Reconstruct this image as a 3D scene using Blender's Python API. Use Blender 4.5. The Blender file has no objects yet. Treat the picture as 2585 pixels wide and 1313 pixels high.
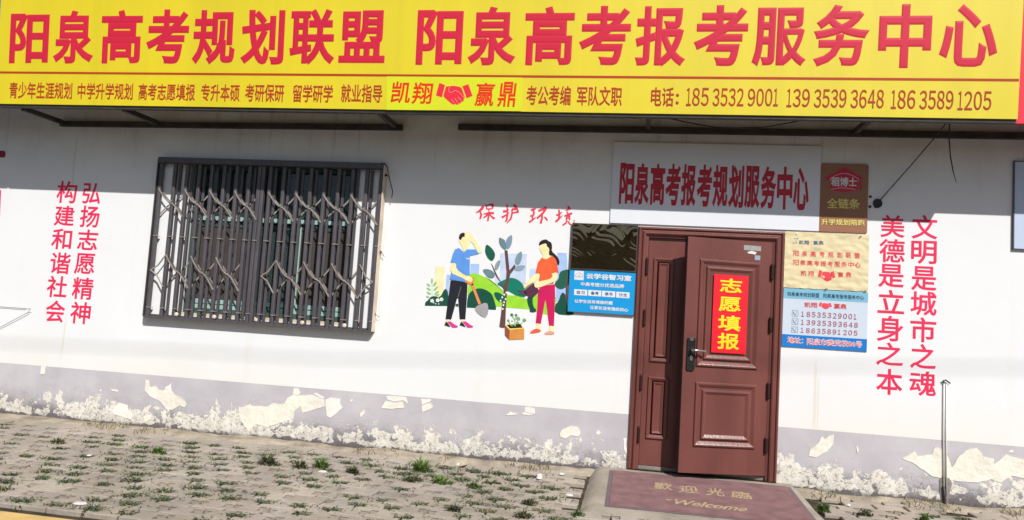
import bpy, bmesh, math, random
from mathutils import Vector, Matrix, noise
random.seed(7)
SC = bpy.context.scene
COL = SC.collection
V3 = Vector

# ------------------------------------------------------------------ camera, sky, sun, exposure
W0, H0 = 2585.0, 1313.0
CAM_P = V3((0.582, -6.485, 1.366))
PITCH, YAW, ROLL, FPX = 0.0764, 0.1681, -0.0621, 1864.8
RM = (Matrix.Rotation(YAW, 3, 'Z') @ Matrix.Rotation(PITCH, 3, 'X') @ Matrix.Rotation(ROLL, 3, 'Y'))
cd = bpy.data.cameras.new('camera')
cam = bpy.data.objects.new('camera', cd); COL.objects.link(cam)
cam.matrix_world = Matrix.Translation(CAM_P) @ (RM @ Matrix.Rotation(math.pi / 2, 3, 'X')).to_4x4()
cd.sensor_width = 36.0
cd.lens = 36.0 * FPX / W0
cd.clip_start = 0.05; cd.clip_end = 2000
SC.camera = cam

SUN = V3((0.60, -1.0, 1.12)).normalized()
wd = bpy.data.worlds.new('World'); SC.world = wd; wd.use_nodes = True
nt = wd.node_tree
sky = nt.nodes.new('ShaderNodeTexSky'); sky.sky_type = 'NISHITA'; sky.sun_disc = False
sky.sun_elevation = math.asin(SUN.z); sky.sun_rotation = math.atan2(SUN.x, SUN.y)
nt.links.new(sky.outputs[0], nt.nodes['Background'].inputs[0])
nt.nodes['Background'].inputs[1].default_value = 0.075
ld = bpy.data.lights.new('sun', 'SUN'); ld.energy = 5.0; ld.angle = math.radians(0.5); ld.color = (1.0, 0.975, 0.935)
sun = bpy.data.objects.new('sun', ld); COL.objects.link(sun)
sun.rotation_euler = SUN.to_track_quat('Z', 'Y').to_euler(); sun.location = (6, -10, 11)
SC.view_settings.view_transform = 'Standard'; SC.view_settings.look = 'None'
SC.view_settings.exposure = -0.07; SC.view_settings.gamma = 1.0

# ------------------------------------------------------------------ helpers
def lin(r, g, b, k=0.8):
    k = min(0.9, k * 1.1)
    f = lambda c: (c / 255 / 12.92 if c <= 10 else ((c / 255 + 0.055) / 1.055) ** 2.4)
    return (f(r) * k, f(g) * k, f(b) * k)

MATS = {}
def mat(name, rgb, rough=0.6, var=0.08, vscale=6.0, bump=0.0, bscale=60.0, spec=0.4, metal=0.0, streak=None):
    if name in MATS: return MATS[name]
    m = bpy.data.materials.new(name); m.use_nodes = True
    t = m.node_tree; n = t.nodes; b = n['Principled BSDF']
    b.inputs['Roughness'].default_value = rough
    b.inputs['Specular IOR Level'].default_value = spec
    b.inputs['Metallic'].default_value = metal
    tc = n.new('ShaderNodeTexCoord')
    mp = n.new('ShaderNodeMapping'); t.links.new(tc.outputs['Object'], mp.inputs[0])
    if streak: mp.inputs['Scale'].default_value = streak
    nz = n.new('ShaderNodeTexNoise'); nz.inputs['Scale'].default_value = vscale; nz.inputs['Detail'].default_value = 6
    t.links.new(mp.outputs[0], nz.inputs['Vector'])
    rp = n.new('ShaderNodeValToRGB')
    rp.color_ramp.elements[0].position = 0.3; rp.color_ramp.elements[1].position = 0.7
    rp.color_ramp.elements[0].color = tuple(c * (1 - var) for c in rgb) + (1,)
    rp.color_ramp.elements[1].color = tuple(min(1, c * (1 + var)) for c in rgb) + (1,)
    t.links.new(nz.outputs['Fac'], rp.inputs[0]); t.links.new(rp.outputs[0], b.inputs['Base Color'])
    if bump:
        n2 = n.new('ShaderNodeTexNoise'); n2.inputs['Scale'].default_value = bscale; n2.inputs['Detail'].default_value = 5
        t.links.new(mp.outputs[0], n2.inputs['Vector'])
        bp = n.new('ShaderNodeBump'); bp.inputs['Strength'].default_value = bump; bp.inputs['Distance'].default_value = 0.01
        t.links.new(n2.outputs['Fac'], bp.inputs['Height']); t.links.new(bp.outputs[0], b.inputs['Normal'])
    MATS[name] = m
    return m

class Frame:
    """a plane in the place: O origin, U right, V up, N towards the street"""
    def __init__(s, O, U, V, disp=None):
        s.O = V3(O); s.U = V3(U).normalized(); s.V = V3(V).normalized(); s.N = s.U.cross(s.V).normalized(); s.disp = disp
    def p(s, u, v, h=0.0):
        if s.disp: h = h + s.disp(u, v)
        return s.O + s.U * u + s.V * v + s.N * h
    def px(s, x, y):
        d = RM @ V3(((x - W0 / 2) / FPX, 1.0, -(y - H0 / 2) / FPX))
        t = (s.O - CAM_P).dot(s.N) / d.dot(s.N)
        q = CAM_P + d * t - s.O
        return q.dot(s.U), q.dot(s.V)
WALL = Frame((0, 0, 0), (1, 0, 0), (0, 0, 1))
def zoomed(ox, oy, s): return lambda x, y: (ox + x * s, oy + y * s)

class MB:
    def __init__(s): s.v = []; s.f = []; s.m = []; s.mats = []
    def slot(s, m):
        if m not in s.mats: s.mats.append(m)
        return s.mats.index(m)
    def add(s, vs, fs, m):
        o = len(s.v); k = s.slot(m)
        s.v += [tuple(v) for v in vs]
        for f in fs: s.f.append(tuple(o + i for i in f)); s.m.append(k)
    def box(s, fr, u0, u1, v0, v1, h0, h1, m):
        P = [fr.p(u, v, h) for h in (h0, h1) for v in (v0, v1) for u in (u0, u1)]
        s.add(P, [(4, 5, 7, 6), (1, 0, 2, 3), (0, 1, 5, 4), (2, 6, 7, 3), (0, 4, 6, 2), (1, 3, 7, 5)], m)
    def sheet(s, fr, pts, h, m):
        s.add([fr.p(u, v, h) for u, v in pts], [tuple(range(len(pts)))], m)
    def slab(s, fr, pts, h0, h1, m):
        n = len(pts)
        a = sum(pts[i][0] * pts[(i + 1) % n][1] - pts[(i + 1) % n][0] * pts[i][1] for i in range(n))
        if a < 0: pts = pts[::-1]
        P = [fr.p(u, v, h1) for u, v in pts] + [fr.p(u, v, h0) for u, v in pts]
        s.add(P, [tuple(range(n)), tuple(range(2 * n - 1, n - 1, -1))] + [(i, n + i, n + (i + 1) % n, (i + 1) % n) for i in range(n)], m)
    def rings(s, fr, u0, u1, v0, v1, prof, m, open_bottom=False, cap=True):
        loops = []
        for ins, h in prof:
            b = v0 if open_bottom else v0 + ins
            loops.append([fr.p(u0 + ins, b, h), fr.p(u1 - ins, b, h), fr.p(u1 - ins, v1 - ins, h), fr.p(u0 + ins, v1 - ins, h)])
        for a, b in zip(loops, loops[1:]):
            for i in range(4):
                if open_bottom and i == 0: continue
                j = (i + 1) % 4
                s.add([a[i], a[j], b[j], b[i]], [(0, 1, 2, 3)], m)
        if cap and not open_bottom: s.add(loops[-1], [(0, 1, 2, 3)], m)
    def tube(s, pts, r, m, n=8, caps=True):
        pts = [V3(p) for p in pts]; rs = r if isinstance(r, (list, tuple)) else [r] * len(pts)
        vs = []; up = V3((0.31, 0.42, 0.85))
        for i, p in enumerate(pts):
            d = (pts[min(i + 1, len(pts) - 1)] - pts[max(i - 1, 0)]).normalized()
            a = d.cross(up)
            if a.length < 1e-3: a = d.cross(V3((1, 0, 0)))
            a.normalize(); b = d.cross(a)
            for k in range(n):
                t = 2 * math.pi * k / n; vs.append(p + (a * math.cos(t) + b * math.sin(t)) * rs[i])
        fs = [(i * n + k, i * n + (k + 1) % n, (i + 1) * n + (k + 1) % n, (i + 1) * n + k) for i in range(len(pts) - 1) for k in range(n)]
        if caps: fs += [tuple(range(n))[::-1], tuple(range((len(pts) - 1) * n, len(pts) * n))]
        s.add(vs, fs, m)
    def build(s, name, parent=None, smooth=False, bevel=0.0):
        me = bpy.data.meshes.new(name); me.from_pydata(s.v, [], s.f)
        for m in s.mats: me.materials.append(m)
        me.polygons.foreach_set('material_index', s.m)
        if smooth: me.polygons.foreach_set('use_smooth', [True] * len(s.f))
        me.update()
        o = bpy.data.objects.new(name, me); COL.objects.link(o)
        if parent: o.parent = parent; o.matrix_parent_inverse = parent_inv(parent)
        if bevel:
            md = o.modifiers.new('bevel', 'BEVEL'); md.width = bevel; md.segments = 2; md.limit_method = 'ANGLE'
        return o

def parent_inv(p):
    # every thing's empty is only moved, every part keeps the place's own coordinates
    return Matrix.Translation(-p.location) if p.parent is None else Matrix.Identity(4)

def tag(o, label=None, cat=None, group=None, kind=None):
    if label: o['label'] = label
    if cat: o['category'] = cat
    if group: o['group'] = group
    if kind: o['kind'] = kind
    return o
def thing(name, loc, label, cat, group=None):
    o = bpy.data.objects.new(name, None); COL.objects.link(o); o.location = loc; o.empty_display_size = 0.1
    return tag(o, label, cat, group)

_GC = {}
def glyph_mesh(text, bold=0.0, spacing=1.0):
    key = (text, bold, spacing)
    if key in _GC: return _GC[key]
    c = bpy.data.curves.new('lettering', 'FONT'); c.body = text; c.size = 1.0; c.space_character = spacing
    c.resolution_u = 3; c.fill_mode = 'FRONT'
    if bold > 0: c.bevel_depth = bold; c.bevel_resolution = 0
    o = bpy.data.objects.new('lettering', c); COL.objects.link(o)
    dg = bpy.context.evaluated_depsgraph_get()
    me = bpy.data.meshes.new_from_object(o.evaluated_get(dg))
    vs = [tuple(v.co) for v in me.vertices]; fs = [tuple(p.vertices) for p in me.polygons]
    bpy.data.objects.remove(o); bpy.data.curves.remove(c); bpy.data.meshes.remove(me)
    xs = [v[0] for v in vs]; ys = [v[1] for v in vs]
    x0, x1, y0, y1 = min(xs), max(xs), min(ys), max(ys)
    zm = bold or 1.0
    vs = [((v[0] - x0) / (x1 - x0), (v[1] - y0) / (y1 - y0), v[2] / zm) for v in vs]
    _GC[key] = (vs, fs)
    return vs, fs
def letter(mb, fr, text, quad, m, bold=0.0, h=0.002, spacing=1.0, shear=0.0, relief=0.0012):
    """quad: (u,v) of top left, top right, bottom left, bottom right"""
    vs, fs = glyph_mesh(text, bold, spacing)
    (a, b), (c, d), (e, f), (g, k) = quad
    out = []
    for x, y, z in vs:
        x2 = x + shear * (y - 0.5)
        u = (a * (1 - x2) + c * x2) * y + (e * (1 - x2) + g * x2) * (1 - y)
        v = (b * (1 - x2) + d * x2) * y + (f * (1 - x2) + k * x2) * (1 - y)
        out.append(fr.p(u, v, h + z * relief))
    mb.add(out, fs, m)
def line_part(name, parent, *a, **k):
    m_ = MB(); letter(m_, *a, **k); return m_.build(name, parent)
def rquad(u0, u1, v0, v1): return ((u0, v1), (u1, v1), (u0, v0), (u1, v0))
def pquad(fr, x0, x1, y0, y1):
    """upright rectangle on the plane through the pixel box's sides"""
    c = [fr.px(x, y) for x, y in ((x0, (y0 + y1) / 2), (x1, (y0 + y1) / 2), ((x0 + x1) / 2, y0), ((x0 + x1) / 2, y1))]
    return rquad(c[0][0], c[1][0], c[3][1], c[2][1])
def qquad(fr, *p): return tuple(fr.px(*q) for q in p)

def ellipse(cx, cy, a, b, rot=0, n=14):
    return [(cx + a * math.cos(t) * math.cos(rot) - b * math.sin(t) * math.sin(rot), cy + a * math.cos(t) * math.sin(rot) + b * math.sin(t) * math.cos(rot)) for t in [2 * math.pi * i / n for i in range(n)]]

# ------------------------------------------------------------------ materials with more to them
GZ = 0.085   # ground level at the wall
def wall_material():
    m = bpy.data.materials.new('painted_plaster'); m.use_nodes = True
    t = m.node_tree; n = t.nodes; L = t.links.new; b = n['Principled BSDF']
    b.inputs['Roughness'].default_value = 0.75; b.inputs['Specular IOR Level'].default_value = 0.25
    tc = n.new('ShaderNodeTexCoord'); sp = n.new('ShaderNodeSeparateXYZ'); L(tc.outputs['Object'], sp.inputs[0])
    def N(scale, detail=6, rough=0.55, stretch=None, dist=0.0):
        z = n.new('ShaderNodeTexNoise'); z.inputs['Scale'].default_value = scale; z.inputs['Detail'].default_value = detail
        z.inputs['Roughness'].default_value = rough; z.inputs['Distortion'].default_value = dist
        if stretch:
            mp = n.new('ShaderNodeMapping'); mp.inputs['Scale'].default_value = stretch; L(tc.outputs['Object'], mp.inputs[0]); L(mp.outputs[0], z.inputs['Vector'])
        else: L(tc.outputs['Object'], z.inputs['Vector'])
        return z.outputs['Fac']
    def R(src, a, b_, lo=0.0, hi=1.0):
        r = n.new('ShaderNodeMapRange'); r.inputs[1].default_value = a; r.inputs[2].default_value = b_
        r.inputs[3].default_value = lo; r.inputs[4].default_value = hi; L(src, r.inputs[0]); return r.outputs[0]
    def M(op, a, b_=None):
        r = n.new('ShaderNodeMath'); r.operation = op
        for i, x in enumerate((a, b_)):
            if x is None: continue
            if isinstance(x, (int, float)): r.inputs[i].default_value = x
            else: L(x, r.inputs[i])
        return r.outputs[0]
    def MIX(f, a, b_):
        r = n.new('ShaderNodeMix'); r.data_type = 'RGBA'; L(f, r.inputs[0])
        for i, x in ((6, a), (7, b_)):
            if isinstance(x, tuple): r.inputs[i].default_value = x + (1,)
            else: L(x, r.inputs[i])
        return r.outputs[2]
    z = sp.outputs['Z']; x = sp.outputs['X']
    white = MIX(R(N(1.3, 5), 0.3, 0.7), (0.80, 0.80, 0.80), (0.83, 0.835, 0.84))
    # rain stains running down, and a cream wash just above the dado
    st = M('MULTIPLY', R(N(1.0, 6, 0.6, (3.2, 1, 0.14)), 0.60, 0.80), 0.34)
    white = MIX(st, white, (0.70, 0.66, 0.55))
    cream = M('MULTIPLY', R(z, 0.60, 0.95, 0.4, 0.0), R(N(0.7, 4), 0.35, 0.6))
    white = MIX(cream, white, (0.79, 0.75, 0.62))
    spots = R(N(9, 2), 0.735, 0.76)
    white = MIX(M('MULTIPLY', spots, 0.12), white, (0.45, 0.42, 0.36))
    # a few thin rusty runs
    for x0_, zt_, zb_, w_ in ((2.075, 1.2, 0.60, 0.016), (2.10, 1.1, 0.62, 0.008), (-5.02, 2.95, 2.2, 0.014), (-4.93, 1.15, 0.7, 0.012), (-1.72, 2.2, 1.2, 0.014)):
        d_ = M('ABSOLUTE', M('SUBTRACT', M('ADD', x, M('MULTIPLY', M('SUBTRACT', N(2.5, 4), 0.5), 0.05)), x0_))
        k_ = M('MULTIPLY', R(d_, w_, w_ * 0.3), M('MULTIPLY', R(z, zt_, zt_ - 0.15), R(z, zb_ - 0.1, zb_ + 0.1)))
        white = MIX(M('MULTIPLY', k_, 0.45), white, (0.66, 0.58, 0.40))
    # grime high on the wall, under the sign
    up = M('MULTIPLY', R(z, 2.5, 3.1), R(N(2.2, 7, 0.65), 0.38, 0.75))
    white = MIX(M('MULTIPLY', up, 0.5), white, (0.40, 0.34, 0.29))
    drips = M('MULTIPLY', R(z, 2.55, 2.95), R(N(1.0, 5, 0.6, (9, 1, 0.35)), 0.56, 0.72))
    white = MIX(M('MULTIPLY', drips, 0.5), white, (0.36, 0.30, 0.25))
    # dado paint
    lil = MIX(R(N(3.0, 6), 0.3, 0.7), lin(195, 190, 195, 0.8), lin(210, 206, 209, 0.82))
    scuff = M('MULTIPLY', R(N(5.5, 8, 0.7, (1, 1, 2.5)), 0.54, 0.70), R(z, 0.62, 0.30))
    lil = MIX(M('MULTIPLY', scuff, 0.55), lil, lin(165, 157, 155, 0.76))
    zw = M('ADD', z, M('MULTIPLY', M('SUBTRACT', N(2.6, 8, 0.7), 0.5), 0.45))
    wet = M('MULTIPLY', R(zw, 0.40, 0.16), R(x, -0.8, -2.2, 0.45, 1.0))
    wet = M('MULTIPLY', wet, R(N(15, 8, 0.72), 0.34, 0.56, 0.35, 1.0))
    lil = MIX(M('MULTIPLY', wet, 0.6), lil, lin(140, 135, 135, 0.74))
    edge = M('ADD', z, M('MULTIPLY', M('SUBTRACT', N(40, 3), 0.5), 0.006))
    isd = M('LESS_THAN', edge, 0.597)
    base = MIX(isd, white, lil)
    # salt-blown, flaking zone near the ground: dense low down, islands higher up
    thr = M('ADD', R(z, 0.13, 0.42, 0.36, 0.66), R(N(0.8, 3, 0.5, (1, 1, 0.05)), 0.3, 0.7, 0.11, -0.10))
    body = N(7.5, 9, 0.68, dist=0.25)
    thr = M('ADD', thr, R(M('ADD', z, M('MULTIPLY', M('SUBTRACT', N(2.2, 6, 0.65), 0.5), 0.16)), 0.155, 0.11, 0.0, 0.22))
    fl = R(M('SUBTRACT', body, thr), -0.003, 0.004)
    fl = M('MULTIPLY', fl, R(z, 0.46, 0.38))
    pit = N(30, 8, 0.74, dist=0.8)
    fl = M('MULTIPLY', fl, R(pit, 0.41, 0.435))
    plaster = MIX(R(N(14, 6, 0.7), 0.35, 0.65), lin(226, 219, 205, 0.82), lin(252, 248, 238, 0.86))
    base = MIX(fl, base, plaster)
    # grey damp cement and dirt low down
    lowz = M('ADD', z, M('MULTIPLY', M('SUBTRACT', N(3.0, 6, 0.65), 0.5), 0.22))
    damp = M('MULTIPLY', R(lowz, 0.27, 0.15), R(N(8, 8, 0.72), 0.37, 0.46))
    base = MIX(M('MULTIPLY', M('MULTIPLY', damp, 0.9), M('SUBTRACT', 1.0, M('MULTIPLY', fl, 0.75))), base, lin(118, 112, 115, 0.70))
    foot = R(M('ADD', z, M('MULTIPLY', M('SUBTRACT', N(9, 6, 0.7), 0.5), 0.06)), 0.14, 0.112)
    base = MIX(M('MULTIPLY', foot, 0.7), base, lin(112, 103, 98, 0.66))
    crack = n.new('ShaderNodeTexVoronoi'); crack.feature = 'DISTANCE_TO_EDGE'; crack.inputs['Scale'].default_value = 17
    w = n.new('ShaderNodeTexNoise'); w.inputs['Scale'].default_value = 6; w.inputs['Detail'].default_value = 5; L(tc.outputs['Object'], w.inputs['Vector'])
    mv = n.new('ShaderNodeVectorMath'); mv.operation = 'MULTIPLY_ADD'; mv.inputs[1].default_value = (0.25,) * 3
    L(w.outputs['Color'], mv.inputs[0]); L(tc.outputs['Object'], mv.inputs[2]); L(mv.outputs[0], crack.inputs['Vector'])
    ck = M('MULTIPLY', R(crack.outputs['Distance'], 0.035, 0.0), R(z, 0.34, 0.22))
    ck = M('MULTIPLY', ck, R(N(4, 3), 0.45, 0.6))
    base = MIX(M('MULTIPLY', ck, 0.55), base, lin(95, 85, 78, 0.7))
    L(base, b.inputs['Base Color'])
    hgt = M('ADD', M('MULTIPLY', fl, M('ADD', 0.6, M('MULTIPLY', N(30, 5, 0.6), 0.8))), M('MULTIPLY', N(7, 6), 0.2))
    hgt = M('SUBTRACT', hgt, M('MULTIPLY', ck, 1.0))
    bp = n.new('ShaderNodeBump'); bp.inputs['Strength'].default_value = 0.5; bp.inputs['Distance'].default_value = 0.014
    L(hgt, bp.inputs['Height']); L(bp.outputs[0], b.inputs['Normal'])
    return m

def paving_material():
    m = bpy.data.materials.new('cement_paver'); m.use_nodes = True
    t = m.node_tree; n = t.nodes; L = t.links.new; b = n['Principled BSDF']
    b.inputs['Roughness'].default_value = 0.9; b.inputs['Specular IOR Level'].default_value = 0.15
    tc = n.new('ShaderNodeTexCoord')
    n1 = n.new('ShaderNodeTexNoise'); n1.inputs['Scale'].default_value = 1.6; n1.inputs['Detail'].default_value = 8; n1.inputs['Roughness'].default_value = 0.65
    n2 = n.new('ShaderNodeTexNoise'); n2.inputs['Scale'].default_value = 38; n2.inputs['Detail'].default_value = 7; n2.inputs['Roughness'].default_value = 0.7
    n3 = n.new('ShaderNodeTexNoise'); n3.inputs['Scale'].default_value = 5; n3.inputs['Detail'].default_value = 5
    for q in (n1, n2, n3): L(tc.outputs['Object'], q.inputs['Vector'])
    r1 = n.new('ShaderNodeValToRGB'); e = r1.color_ramp.elements
    e[0].position = 0.34; e[0].color = lin(168, 158, 148, 0.78) + (1,)
    e[1].position = 0.66; e[1].color = lin(195, 184, 172, 0.80) + (1,)
    L(n1.outputs['Fac'], r1.inputs[0])
    at = n.new('ShaderNodeAttribute'); at.attribute_name = 'shade'
    hs = n.new('ShaderNodeMix'); hs.data_type = 'RGBA'; hs.blend_type = 'MULTIPLY'; hs.inputs[0].default_value = 1.0
    L(r1.outputs[0], hs.inputs[6]); L(at.outputs['Color'], hs.inputs[7])
    r2 = n.new('ShaderNodeValToRGB'); e = r2.color_ramp.elements
    e[0].position = 0.36; e[0].color = (0.80, 0.785, 0.77, 1); e[1].position = 0.62; e[1].color = (1.05, 1.04, 1.02, 1)
    L(n2.outputs['Fac'], r2.inputs[0])
    mx = n.new('ShaderNodeMix'); mx.data_type = 'RGBA'; mx.blend_type = 'MULTIPLY'; mx.inputs[0].default_value = 0.8
    L(hs.outputs[2], mx.inputs[6]); L(r2.outputs[0], mx.inputs[7])
    r3 = n.new('ShaderNodeValToRGB'); e = r3.color_ramp.elements
    e[0].position = 0.55; e[0].color = (0, 0, 0, 1); e[1].position = 0.75; e[1].color = (0.25, 0.25, 0.25, 1)
    L(n3.outputs['Fac'], r3.inputs[0])
    m3 = n.new('ShaderNodeMix'); m3.data_type = 'RGBA'; L(r3.outputs[0], m3.inputs[0]); L(mx.outputs[2], m3.inputs[6]); m3.inputs[7].default_value = lin(150, 140, 110, 0.7) + (1,)
    L(m3.outputs[2], b.inputs['Base Color'])
    bp = n.new('ShaderNodeBump'); bp.inputs['Strength'].default_value = 0.6; bp.inputs['Distance'].default_value = 0.008
    L(n2.outputs['Fac'], bp.inputs['Height']); L(bp.outputs[0], b.inputs['Normal'])
    return m

M_WALL = wall_material(); M_PAVE = paving_material()
M_PEEL = mat('bare_plaster', lin(246, 240, 225, 0.84), 0.85, 0.11, 7, 0.8, 24, spec=0.2)
M_PEELW = mat('bare_white_plaster', lin(246, 243, 234, 0.82), 0.85, 0.06, 9, 0.4, 30, spec=0.2)
M_CEM = mat('rough_cement', lin(168, 158, 144, 0.75), 0.9, 0.24, 5, 0.7, 40, spec=0.15)
M_SOIL = mat('dry_soil', lin(172, 160, 142, 0.78), 0.95, 0.35, 7, 0.9, 50, spec=0.1)
M_DARKSOIL = mat('dark_joint_soil', lin(92, 84, 70, 0.55), 0.95, 0.35, 9, 0.9, 60, spec=0.1)
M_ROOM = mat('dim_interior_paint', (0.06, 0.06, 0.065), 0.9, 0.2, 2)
M_STEEL = mat('grey_painted_steel', lin(90, 86, 90, 0.8), 0.42, 0.18, 14, 0.15, 80, spec=0.5, streak=(3, 3, 0.5))
M_STEELD = mat('dark_steel', lin(72, 68, 66, 0.8), 0.5, 0.25, 12, 0.2, 60, spec=0.4)
M_RUST = mat('grimy_angle_iron', lin(74, 68, 62, 0.8), 0.7, 0.35, 8, 0.4, 40, spec=0.3)
M_CHROME = mat('bright_flat_steel', lin(190, 178, 168, 0.78), 0.3, 0.15, 20, 0.05, 80, metal=0.35, spec=0.8)
M_BLACK = mat('black_plastic', (0.012, 0.012, 0.012), 0.4, 0.2, 10)
M_RED = mat('sign_red_vinyl', lin(222, 36, 66, 0.86), 0.42, 0.05, 1.5, spec=0.5)
M_BRED = mat('sign_brick_red_vinyl', lin(196, 70, 30, 0.78), 0.42, 0.06, 1.5, spec=0.5)
M_WRED = mat('wall_red_paint', lin(240, 50, 95, 0.85), 0.6, 0.10, 5, spec=0.3)

# ------------------------------------------------------------------ ground, kerb, road (the setting)
mb = MB(); G = Frame((0, 0, GZ), (1, 0, 0), (0, 1, 0))
mb.sheet(G, [(-400, -600), (400, -600), (400, -2.85), (-400, -2.85)], -0.125, mat('asphalt', lin(120, 116, 112, 0.6), 0.9, 0.15, 3, 0.5, 120))
tag(mb.build('road'), kind='structure')
mb = MB()
mb.sheet(G, [(-40, -2.7), (40, -2.7), (40, 0.0), (-40, 0.0)], -0.035, M_DARKSOIL)
tag(mb.build('ground'), kind='structure')
mb = MB()
mb.box(G, -40, 40, -2.85, -2.685, -0.14, 0.0, mat('yellow_kerb_paint', lin(222, 186, 118, 0.8), 0.8, 0.16, 6, 0.4, 40))
tag(mb.build('kerb', bevel=0.015), kind='structure')

RX0, RX1, RY = 0.335, 1.93, -1.33          # door ramp footprint
PX, PY = 0.2325, 0.1715
holes = []
mb = MB(); shades = []
def paver(pts, zt, tx, ty, sh):
    cx = sum(p[0] for p in pts) / len(pts); cy = sum(p[1] for p in pts) / len(pts)
    n = len(pts); b = 0.006
    lo = []; mid = []; top = []
    for u, v in pts:
        h = zt + (u - cx) * tx + (v - cy) * ty
        lo.append(G.p(u, v, -0.05)); mid.append(G.p(u, v, h - 0.006))
        du, dv = u - cx, v - cy; l = math.hypot(du, dv) or 1
        top.append(G.p(u - du / l * b, v - dv / l * b, h))
    mb.add(lo + mid + top, [tuple(range(2 * n, 3 * n))] + [(i, (i + 1) % n, n + (i + 1) % n, n + i) for i in range(n)] + [(n + i, n + (i + 1) % n, 2 * n + (i + 1) % n, 2 * n + i) for i in range(n)], M_PAVE)
    shades.extend([sh] * (2 * n + 1))
rr = random.Random(3)
def shade():
    k = rr.uniform(0.86, 1.06); return (k * rr.uniform(0.98, 1.03), k, k * rr.uniform(0.95, 1.02), 1)
g = 0.007
for k in range(-3, 13):
    yc = -0.575 - PY * k
    y0, y1 = yc - PY / 2 + g, yc + PY / 2 - g
    if y0 < -2.69: break
    off = -0.541 if k % 2 == 0 else -0.438
    plain = k < -1
    for n_ in range(-32, 26):
        hx = off + PX * n_
        x0, x1 = hx + g, hx + PX - g
        if x1 > 5.6 or x0 < -7.6: continue
        inr = (x1 > RX0 - 0.05 and x0 < RX1 + 0.08 and yc > RY + 0.02)
        if inr: continue
        nz = noise.noise(V3((hx * 0.7, yc * 0.7, 0)))
        zt = rr.uniform(-0.004, 0.003) + 0.012 * nz
        tx, ty = rr.gauss(0, 0.011), rr.gauss(0, 0.013)
        a, c = 0.052, 0.042
        if plain or rr.random() < 0.04: a = 0.0
        j = lambda: rr.uniform(-0.004, 0.004)
        if a: pts = [(x0 + j(), y0 + j()), (x1 + j(), y0 + j()), (x1, yc - c), (x1 - a, yc - c + j()), (x1 - a, yc + c + j()), (x1, yc + c), (x1 + j(), y1 + j()), (x0 + j(), y1 + j()), (x0, yc + c), (x0 + a, yc + c + j()), (x0 + a, yc - c + j()), (x0, yc - c)]
        else: pts = [(x0 + j(), y0 + j()), (x1 + j(), y0 + j()), (x1 + j(), y1 + j()), (x0 + j(), y1 + j())]
        if plain and rr.random() < 0.12: continue
        # the two halves of the brick read apart: a groove across the waist
        paver(pts, zt, tx, ty, shade())
        if a: holes.append((hx, yc))
pv = mb.build('paving'); tag(pv, kind='structure')
ca = pv.data.color_attributes.new('shade', 'FLOAT_COLOR', 'CORNER')
li = 0; buf = []
for p, s in zip(pv.data.polygons, shades): buf.extend(list(s) * p.loop_total)
ca.data.foreach_set('color', buf)

# dirt drifted along the foot of the wall
mb = MB(); rows = []; nx = 260
for i in range(nx + 1):
    x = -7.6 + 13.2 * i / nx
    w = 0.08 + 0.14 * noise.noise(V3((x * 1.1, 3, 0))) + 0.09 * noise.noise(V3((x * 5, 1, 0))) + 0.05 * noise.noise(V3((x * 13, 1, 0))) + 0.10 * (1 if x < -0.8 else 0)
    w = max(0.05, w); hh = 0.022 + 0.02 * noise.noise(V3((x * 2.3, 7, 0))) + 0.01 * noise.noise(V3((x * 9, 7, 2)))
    rows.append([G.p(x, -0.0, max(0.004, hh)), G.p(x, -w * 0.35, max(0.004, hh * 0.7) + 0.004 * noise.noise(V3((x * 14, 0, 0)))), G.p(x, -w * 0.7, 0.007), G.p(x, -w, -0.03)])
vs = [q for r_ in rows for q in r_]
mb.add(vs, [(i * 4 + k, i * 4 + k + 1, i * 4 + k + 5, i * 4 + k + 4) for i in range(nx) for k in range(3)], M_SOIL)
tag(mb.build('soil', smooth=True), kind='structure')

# ------------------------------------------------------------------ the building
WX0, WX1, WZ0, WZ1 = -3.735, -2.025, 1.185, 2.668
DX0, DX1, DZ1 = 0.60, 1.78, 2.20
bld = thing('shop_building', (0, 0, GZ), 'long white single storey shop front with lilac grey peeling dado under a big yellow sign', 'building')
mb = MB()
xs = [-9.0, WX0, WX1, DX0, DX1, 8.0]; zs = [-0.1, DZ1, 4.3]
def wq(x0, x1, z0, z1): mb.sheet(WALL, [(x0, z0), (x1, z0), (x1, z1), (x0, z1)], 0, M_WALL)
wq(-9, WX0, -0.1, 4.3); wq(WX0, WX1, -0.1, WZ0); wq(WX0, WX1, WZ1, 4.3); wq(WX1, DX0, -0.1, 4.3); wq(DX0, DX1, DZ1, 4.3); wq(DX1, 8, -0.1, 4.3)
D = 0.24
def rev(a, b): mb.add([V3((a[0], 0, a[1])), V3((b[0], 0, b[1])), V3((b[0], D, b[1])), V3((a[0], D, a[1]))], [(0, 1, 2, 3)], M_WALL)
rev((WX0, WZ0), (WX0, WZ1)); rev((WX0, WZ1), (WX1, WZ1)); rev((WX1, WZ1), (WX1, WZ0)); rev((WX1, WZ0), (WX0, WZ0))
rev((DX0, 0), (DX0, DZ1)); rev((DX0, DZ1), (DX1, DZ1)); rev((DX1, DZ1), (DX1, 0))
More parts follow.
